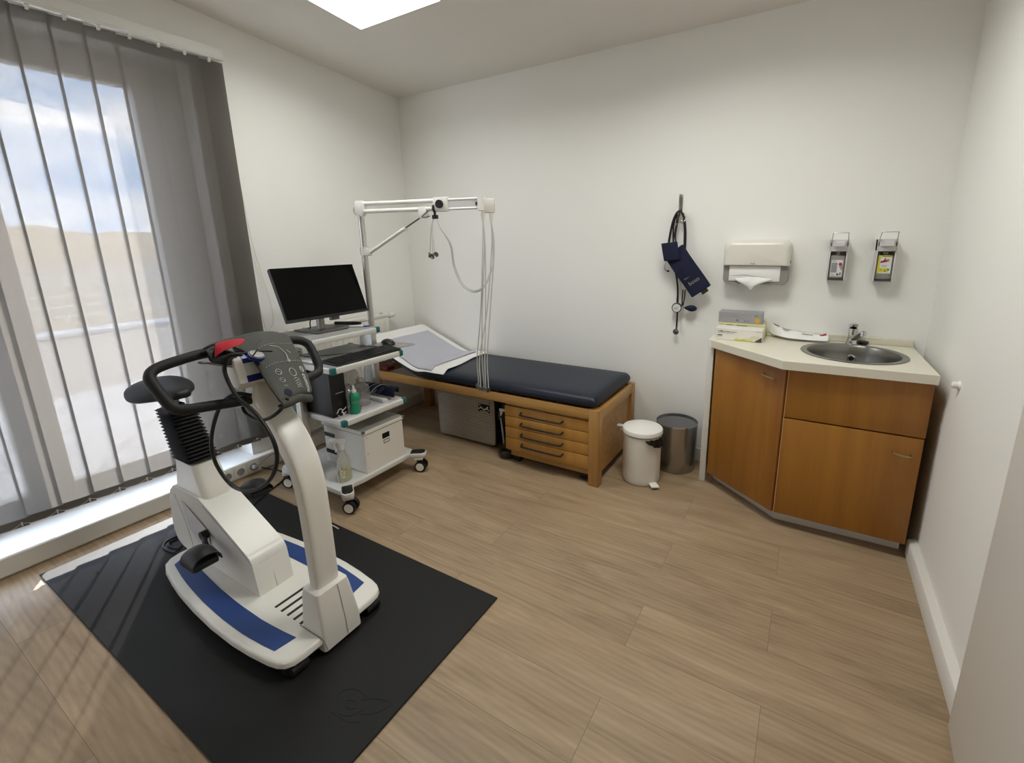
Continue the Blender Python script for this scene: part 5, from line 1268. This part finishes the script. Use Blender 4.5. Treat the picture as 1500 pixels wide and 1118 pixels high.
ms = thing('computer_mouse', (-2.33, 2.01, .80), 'black computer mouse on a grey pad at the right end of the keyboard shelf', 'mouse')
o = obj('mouse_pad', MB().prism([(-2.45, 1.94), (-2.205, 1.9705), (-2.190, 2.115), (-2.21, 2.125), (-2.45, 2.09)], 'z', .8025, .8065, .001), 'smoke', base=(-2.32, 2.03, .80))
tag(o, 'thin grey mouse pad plate jutting out beyond the keyboard shelf', 'mouse pad')
sec = []
for x, hy, h_ in ((-.058, .008, .010), (-.052, .020, .020), (-.03, .030, .034), (0, .033, .037), (.03, .031, .028), (.05, .024, .017), (.058, .010, .009)):
    sec.append([V((x, hy*math.cos(k*PI/8), max(0, h_*.55+h_*.55*math.sin(k*PI/8)))) for k in range(16)])
Rq = Matrix.Translation((-2.335, 2.02, .807)) @ Matrix.Rotation(-.15, 4, 'Z')
obj('shell', MB().loft(sec, mtx=Rq), 'black', ms, ang=60, sub=1)
obj('wheel', MB().cyl(Rq @ V((.03, -.003, .027)), Rq @ V((.03, .003, .027)), .008), 'smoke', ms)
o = thing('card_reader', (-2.62, 1.56, .80), 'small white device with a rounded front at the left rear of the keyboard shelf', 'card reader')
obj('shell', MB().box(-2.70, -2.60, 1.50, 1.60, .801, .845, .01), 'white_plastic', o); obj('slot', MB().box(-2.601, -2.5985, 1.52, 1.58, .825, .829), 'black', o)
o = thing('notebook_stack', (-2.33, 1.50, .80), 'flat silver laptop with its lid closed under the left handlebar view, left end of the keyboard shelf', 'laptop')
o['label'] = 'flat silver tray of papers at the left end of the keyboard shelf'; o['category'] = 'tray'; o.name = 'paper_tray'
obj('tray', MB().box(-2.60, -2.33, 1.475, 1.535, .8006, .808, .002), 'smoke', o)
obj('papers', MB().box(-2.58, -2.345, 1.478, 1.530, .8082, .815, .001), 'paper', o)

# mid shelf
ZM = .503
pc = thing('computer_tower', (-2.38, 1.53, ZM), 'slim black computer tower on the left of the middle shelf', 'computer')
obj('case', MB().box(-2.55, -2.224, 1.487, 1.580, ZM+.001, ZM+.255, .003), 'bezel', pc)
fp = obj('front_panel', MB().box(-2.2245, -2.212, 1.485, 1.582, ZM+.001, ZM+.257, .004), 'black', pc)
obj('drive_slot', MB().box(-2.2125, -2.2112, 1.515, 1.565, ZM+.135, ZM+.139), 'smoke', fp)
obj('badge', MB().lathe([(.0085, 0), (.0105, .0006), (.0085, .0012)], (0, 0, 0), 24, Matrix.Translation((-2.2122, 1.54, ZM+.075)) @ Matrix.Rotation(PI/2, 4, 'Y')), 'dprint', fp)
tg = thing('key_tag', (-2.205, 1.53, ZM), 'white wire clip like a pair of arcs lying in front of the black computer', 'cable clip')
def arc(c_, r_, a0, a1, n=10): return [(-2.196+.0, c_[0]+r_*math.cos(a0+(a1-a0)*k/n), c_[1]+r_*math.sin(a0+(a1-a0)*k/n)) for k in range(n+1)]
m = MB().tube([(-2.196, 1.497, ZM+.030)]+arc((1.520, ZM+.034), .015, PI, .1)+[(-2.196, 1.530, ZM+.026), (-2.194, 1.540, ZM+.023)], .0022, 6, 3)
m.tube([(-2.196, 1.505, ZM+.016)]+[(-2.19+.004*math.sin(k), 1.523-.016*math.cos(PI*k/10), ZM+.014-.010*math.sin(PI*k/10)) for k in range(11)]+[(-2.194, 1.556, ZM+.022)], .0022, 6, 3)
m.tube([(-2.196, 1.535, ZM+.036), (-2.196, 1.55, ZM+.042), (-2.196, 1.560, ZM+.050)], .0022, 6, 3).tube([(-2.194, 1.540, ZM+.023), (-2.193, 1.536, ZM+.016), (-2.19, 1.532, ZM+.012)], .0022, 6, 3)
obj('wire', m, 'label', tg)
gb_ = thing('green_bottle', (-2.175, 1.605, ZM), 'green squeeze bottle with a white nozzle beside the black computer', 'bottle', 'bottles on the middle shelf')
c0 = (-2.178, 1.606, ZM+.0006)
obj('body', MB().lathe([(0, 0), (.025, 0), (.0275, .004), (.0275, .05), (.0265, .07), (.0275, .09), (.0275, .108), (.022, .120), (.013, .126), (.0, .126)], c0, 28), 'green', gb_)
obj('nozzle', MB().lathe([(.015, .125), (.0145, .138), (.009, .142), (.0065, .160), (.004, .168), (0, .168)], c0, 24), 'label', gb_)
obj('label_band', MB().lathe([(.0268, .066), (.0279, .072), (.0272, .078)], c0, 28), 'jug', gb_)
def clearbottle(x, y, r_, h_, label, cap='jug', neck=.4):
    t = thing('clear_bottle', (x, y, ZM), label, 'bottle', 'bottles on the middle shelf'); c_ = (x, y, ZM+.0006)
    obj('body', MB().lathe([(0, 0), (r_*.94, 0), (r_, .006), (r_, h_*.62), (r_*.93, h_*.72), (r_*.6, h_*.80), (r_*neck, h_*.84), (r_*neck, h_*.9)], c_, 28), 'jug', t)
    obj('cap', MB().lathe([(r_*neck*1.2, h_*.87), (r_*neck*1.2, h_*.98), (r_*neck, h_), (0, h_)], c_, 24), cap, t)
    return t
clearbottle(-2.262, 1.722, .047, .165, 'clear plastic bottle nearest the folded navy cuffs', 'jug', .45)
clearbottle(-2.362, 1.648, .046, .20, 'tall clear bottle standing behind the green bottle', 'jug', .5)
clearbottle(-2.268, 1.634, .034, .150, 'narrow clear bottle squeezed against the computer tower', 'jug', .5)
clearbottle(-2.385, 1.755, .045, .24, 'large clear bottle at the back of the middle shelf', 'jug', .6)
clearbottle(-2.485, 1.685, .055, .25, 'largest clear bottle behind all the others on the middle shelf', 'label', .5)
o = obj('sponge', MB().box(-2.60, -2.555, 1.76, 1.825, ZM+.001, ZM+.22, .008), 'limegreen', base=(-2.48, 1.83, ZM)); tag(o, 'lime green upright bottle shape at the back of the middle shelf', 'bottle')
o = obj('red_cap', MB().lathe([(0, 0), (.012, 0), (.012, .022), (.009, .025), (0, .025)], (-2.205, 1.652, ZM+.001), 20), 'redp', base=(-2.205, 1.652, ZM)); tag(o, 'small red cap behind the green bottle', 'cap')
nv = thing('navy_cuff_bundle', (-2.25, 1.86, ZM), 'folded navy cuffs with pale straps at the right end of the middle shelf', 'blood pressure cuff')
for k in range(5):
    x0 = -2.50+.055*k; rr = []
    for i in range(9):
        t = i/8; y = 1.80+.165*t if k < 4 else 1.82+.15*t
        bend = .035*math.sin(PI*min(1, t*1.1))
        rr.append([V((x0+.05*s_+.03*t, y, ZM+.03+.010*k*.3+bend*(1 if k < 4 else .7)+.012*math.sin(s_*PI))) for s_ in (0, .3, .7, 1.)])
    obj('fold', MB().grid(rr, .018), 'navycloth', nv, sub=1, ang=60)
    if k < 4: obj('strap', MB().tube([V((x0+.052+.03*t, 1.80+.165*t, ZM+.036+.003*k+.035*math.sin(PI*min(1, t*1.1)))) for t in (0, .25, .5, .75, 1)], .0028, 5), 'greyp', nv)
for k in range(3):
    rr = []
    for i in range(7):
        t = i/6; a_ = PI*t
        rr.append([V((-2.30+.05*k+.020*u, 1.865+.030*math.cos(a_)+.035*t, ZM+.018+.012*k*(1-t)+.040*math.sin(a_))) for u in (0, 1, 2, 3)])
    obj('rolled_end', MB().grid(rr, .012), 'navycloth', nv, sub=1, ang=60)
o = obj('grey_case', MB().box(-2.42, -2.165, 1.795, 1.83, ZM+.0008, ZM+.022, .004), 'dispgrey', base=(-2.3, 1.81, ZM)); tag(o, 'flat pale grey case lying under the navy cuffs', 'case')

# bottom shelf
ZS = .1292
bx = thing('storage_box', (-2.31, 1.75, ZS), 'white lidded cardboard storage box on the bottom shelf of the cart', 'box')
SX0, SX1, QY0, QY1 = -2.50, -2.132, 1.604, 1.900
obj('body', MB().box(SX0, SX1, QY0, QY1, ZS+.0006, .368, .002, 1), 'card', bx)
lid = obj('lid', MB().box(SX0-.006, SX1+.006, QY0-.006, QY1+.006, .372, .394, .002, 1), 'card', bx)
obj('lid_top', MB().box(SX0-.003, SX1+.003, QY0-.003, QY1+.003, .3935, .3955), 'boxgrey', lid)
obj('lid_gap', MB().box(SX0+.001, SX1-.001, QY0+.001, QY1-.001, .366, .3725), 'bag', bx)
for x, y in ((SX1+.006, QY0-.006), (SX1+.006, QY1+.006)):
    obj('corner_clip', MB().ball((x-.004, y+(.004 if y < 1.7 else -.004), .389), .012, .012, .008), 'dsteel', lid)
obj('label_holder', MB().box(SX1-.0005, SX1+.001, 1.735, 1.79, .300, .333), 'bag', bx, label='dark finger hole')
lhm = MB()
for a_ in ((1.742, 1.786, .268, .271), (1.742, 1.786, .287, .290), (1.742, 1.745, .268, .290), (1.783, 1.786, .268, .290)): lhm.box(SX1-.0005, SX1+.0012, *a_)
obj('card_frame', lhm, 'dprint', bx)
for z in (.16, .25, .35):
    obj('rivet', MB().ball((SX1, QY0+.018, z), .0022, .003, .003), 'dsteel', bx)
obj('edge_strap', MB().box(SX0+.004, SX0+.10, QY0-.002, QY0+.0, .30, .325).box(SX0+.004, SX0+.10, QY0-.002, QY0, .19, .215), 'black', bx)
sb = thing('spray_bottle', (-2.19, 1.497, ZS), 'milky spray bottle with white trigger and yellow liquid on the bottom shelf', 'spray bottle')
c0 = (-2.19, 1.497, ZS+.0006)
obj('body', MB().lathe([(0, 0), (.034, 0), (.038, .005), (.0385, .03), (.037, .10), (.034, .125), (.024, .148), (.016, .168), (.0135, .19), (.0135, .205), (0, .205)], c0, 28, None, .75, 1.1), 'spray', sb)
obj('liquid', MB().lathe([(0, .003), (.033, .003), (.0365, .03), (.0355, .075), (0, .075)], c0, 28, None, .75, 1.1), 'liquid', sb)
hd = MB().lathe([(.0165, .192), (.0165, .215), (.013, .222), (0, .222)], c0, 20)
Rt = Matrix.Translation((c0[0], c0[1], c0[2])) @ Matrix.Rotation(-2.0, 4, 'Z')
hd.prism([(-.028, .232), (-.022, .252), (.045, .266), (.062, .262), (.062, .248), (.02, .236), (.012, .218), (-.012, .218)], 'y', -.011, .011, .003, 2, Rt)
sh_ = obj('spray_head', hd, 'label', sb)
obj('trigger', MB().tube([(c0[0]+.030*math.cos(-2.0), c0[1]+.030*math.sin(-2.0), c0[2]+.242), (c0[0]+.038*math.cos(-2.0), c0[1]+.038*math.sin(-2.0), c0[2]+.22), (c0[0]+.030*math.cos(-2.0), c0[1]+.030*math.sin(-2.0), c0[2]+.195), (c0[0]+.034*math.cos(-2.0), c0[1]+.034*math.sin(-2.0), c0[2]+.182)], .005, 8), 'label', sh_)
lbm = MB(); rw = []
for z in (.028, .06, .095):
    rw.append([V((c0[0]+.75*.0392*math.cos(t), c0[1]+1.1*.0392*math.sin(t), c0[2]+z)) for t in [(-1.15+.09*k) for k in range(10)]])
lbm.grid(rw); obj('label', lbm, 'label', sb)
lbm = MB(); rs2 = random.Random(2)
for k in range(14):
    t0 = -1.12+.75*rs2.random(); z0 = .03+.058*rs2.random(); lbm.grid([[V((c0[0]+.75*.0396*math.cos(t), c0[1]+1.1*.0396*math.sin(t), c0[2]+z)) for t in (t0, t0+.07, t0+.14)] for z in (z0, z0+.006)])
obj('label_print', lbm, 'yellow', sb)
lbm = MB()
for k in range(14):
    t0 = -1.12+.75*rs2.random(); z0 = .03+.060*rs2.random(); lbm.grid([[V((c0[0]+.75*.0398*math.cos(t), c0[1]+1.1*.0398*math.sin(t), c0[2]+z)) for t in (t0, t0+.05, t0+.10)] for z in (z0, z0+.004)])
obj('label_print', lbm, 'dprint', sb)
# loose floor cable
o = obj('floor_cable', MB().tube([(-1.98, 1.28, MT+.004), (-2.2, 1.30, .012), (-2.45, 1.40, .005), (-2.66, 1.55, .005), (-2.8, 1.62, .006), (-2.93, 1.70, .02)], .003, 7), 'wcable', base=(-2.4, 1.4, 0))
tag(o, 'thin white cable trailing over the mat towards the cart', 'cable')


# ------------------------------------------------------------------ light
W = bpy.data.worlds.new('world'); S.world = W; W.use_nodes = True
nt = W.node_tree; nt.nodes.clear(); L = nt.links
wo = nt.nodes.new('ShaderNodeOutputWorld'); bg = nt.nodes.new('ShaderNodeBackground')
tc = nt.nodes.new('ShaderNodeTexCoord'); mp = nt.nodes.new('ShaderNodeMapping'); mp.inputs['Scale'].default_value = (1, 1, 3.2)
L.new(tc.outputs['Generated'], mp.inputs[0])
nz = nt.nodes.new('ShaderNodeTexNoise'); nz.inputs['Scale'].default_value = 4.2; nz.inputs['Detail'].default_value = 7; nz.inputs['Roughness'].default_value = .58; nz.inputs['Distortion'].default_value = .4
L.new(mp.outputs[0], nz.inputs['Vector'])
rp = nt.nodes.new('ShaderNodeValToRGB'); e = rp.color_ramp.elements
e[0].position = .36; e[0].color = (*lin('#8fb2de'), 1); e[1].position = .66; e[1].color = (*lin('#f4f7fb'), 1)
L.new(nz.outputs['Fac'], rp.inputs['Fac']); L.new(rp.outputs['Color'], bg.inputs['Color'])
bg.inputs['Strength'].default_value = 17.
L.new(bg.outputs[0], wo.inputs['Surface'])
sun_d = bpy.data.lights.new('sun', 'SUN'); sun_d.energy = 21.; sun_d.angle = math.radians(.6); sun_d.color = (1, .97, .92)
sun = bpy.data.objects.new('sun', sun_d); COL.objects.link(sun)
sd = V((1, -.65, -.76)).normalized()
sun.rotation_euler = (-sd).to_track_quat('Z', 'Y').to_euler()
sun.location = (-8, 5, 7)

S.view_settings.view_transform = 'Standard'; S.view_settings.look = 'None'; S.view_settings.gamma = 1
S.view_settings.use_curve_mapping = False
S.view_settings.exposure = 0.
S.cycles.use_denoising = True
S.cycles.max_bounces = 10; S.cycles.diffuse_bounces = 6; S.cycles.transparent_max_bounces = 16
S.cycles.caustics_reflective = False; S.cycles.caustics_refractive = False
S.cycles.sample_clamp_indirect = 8
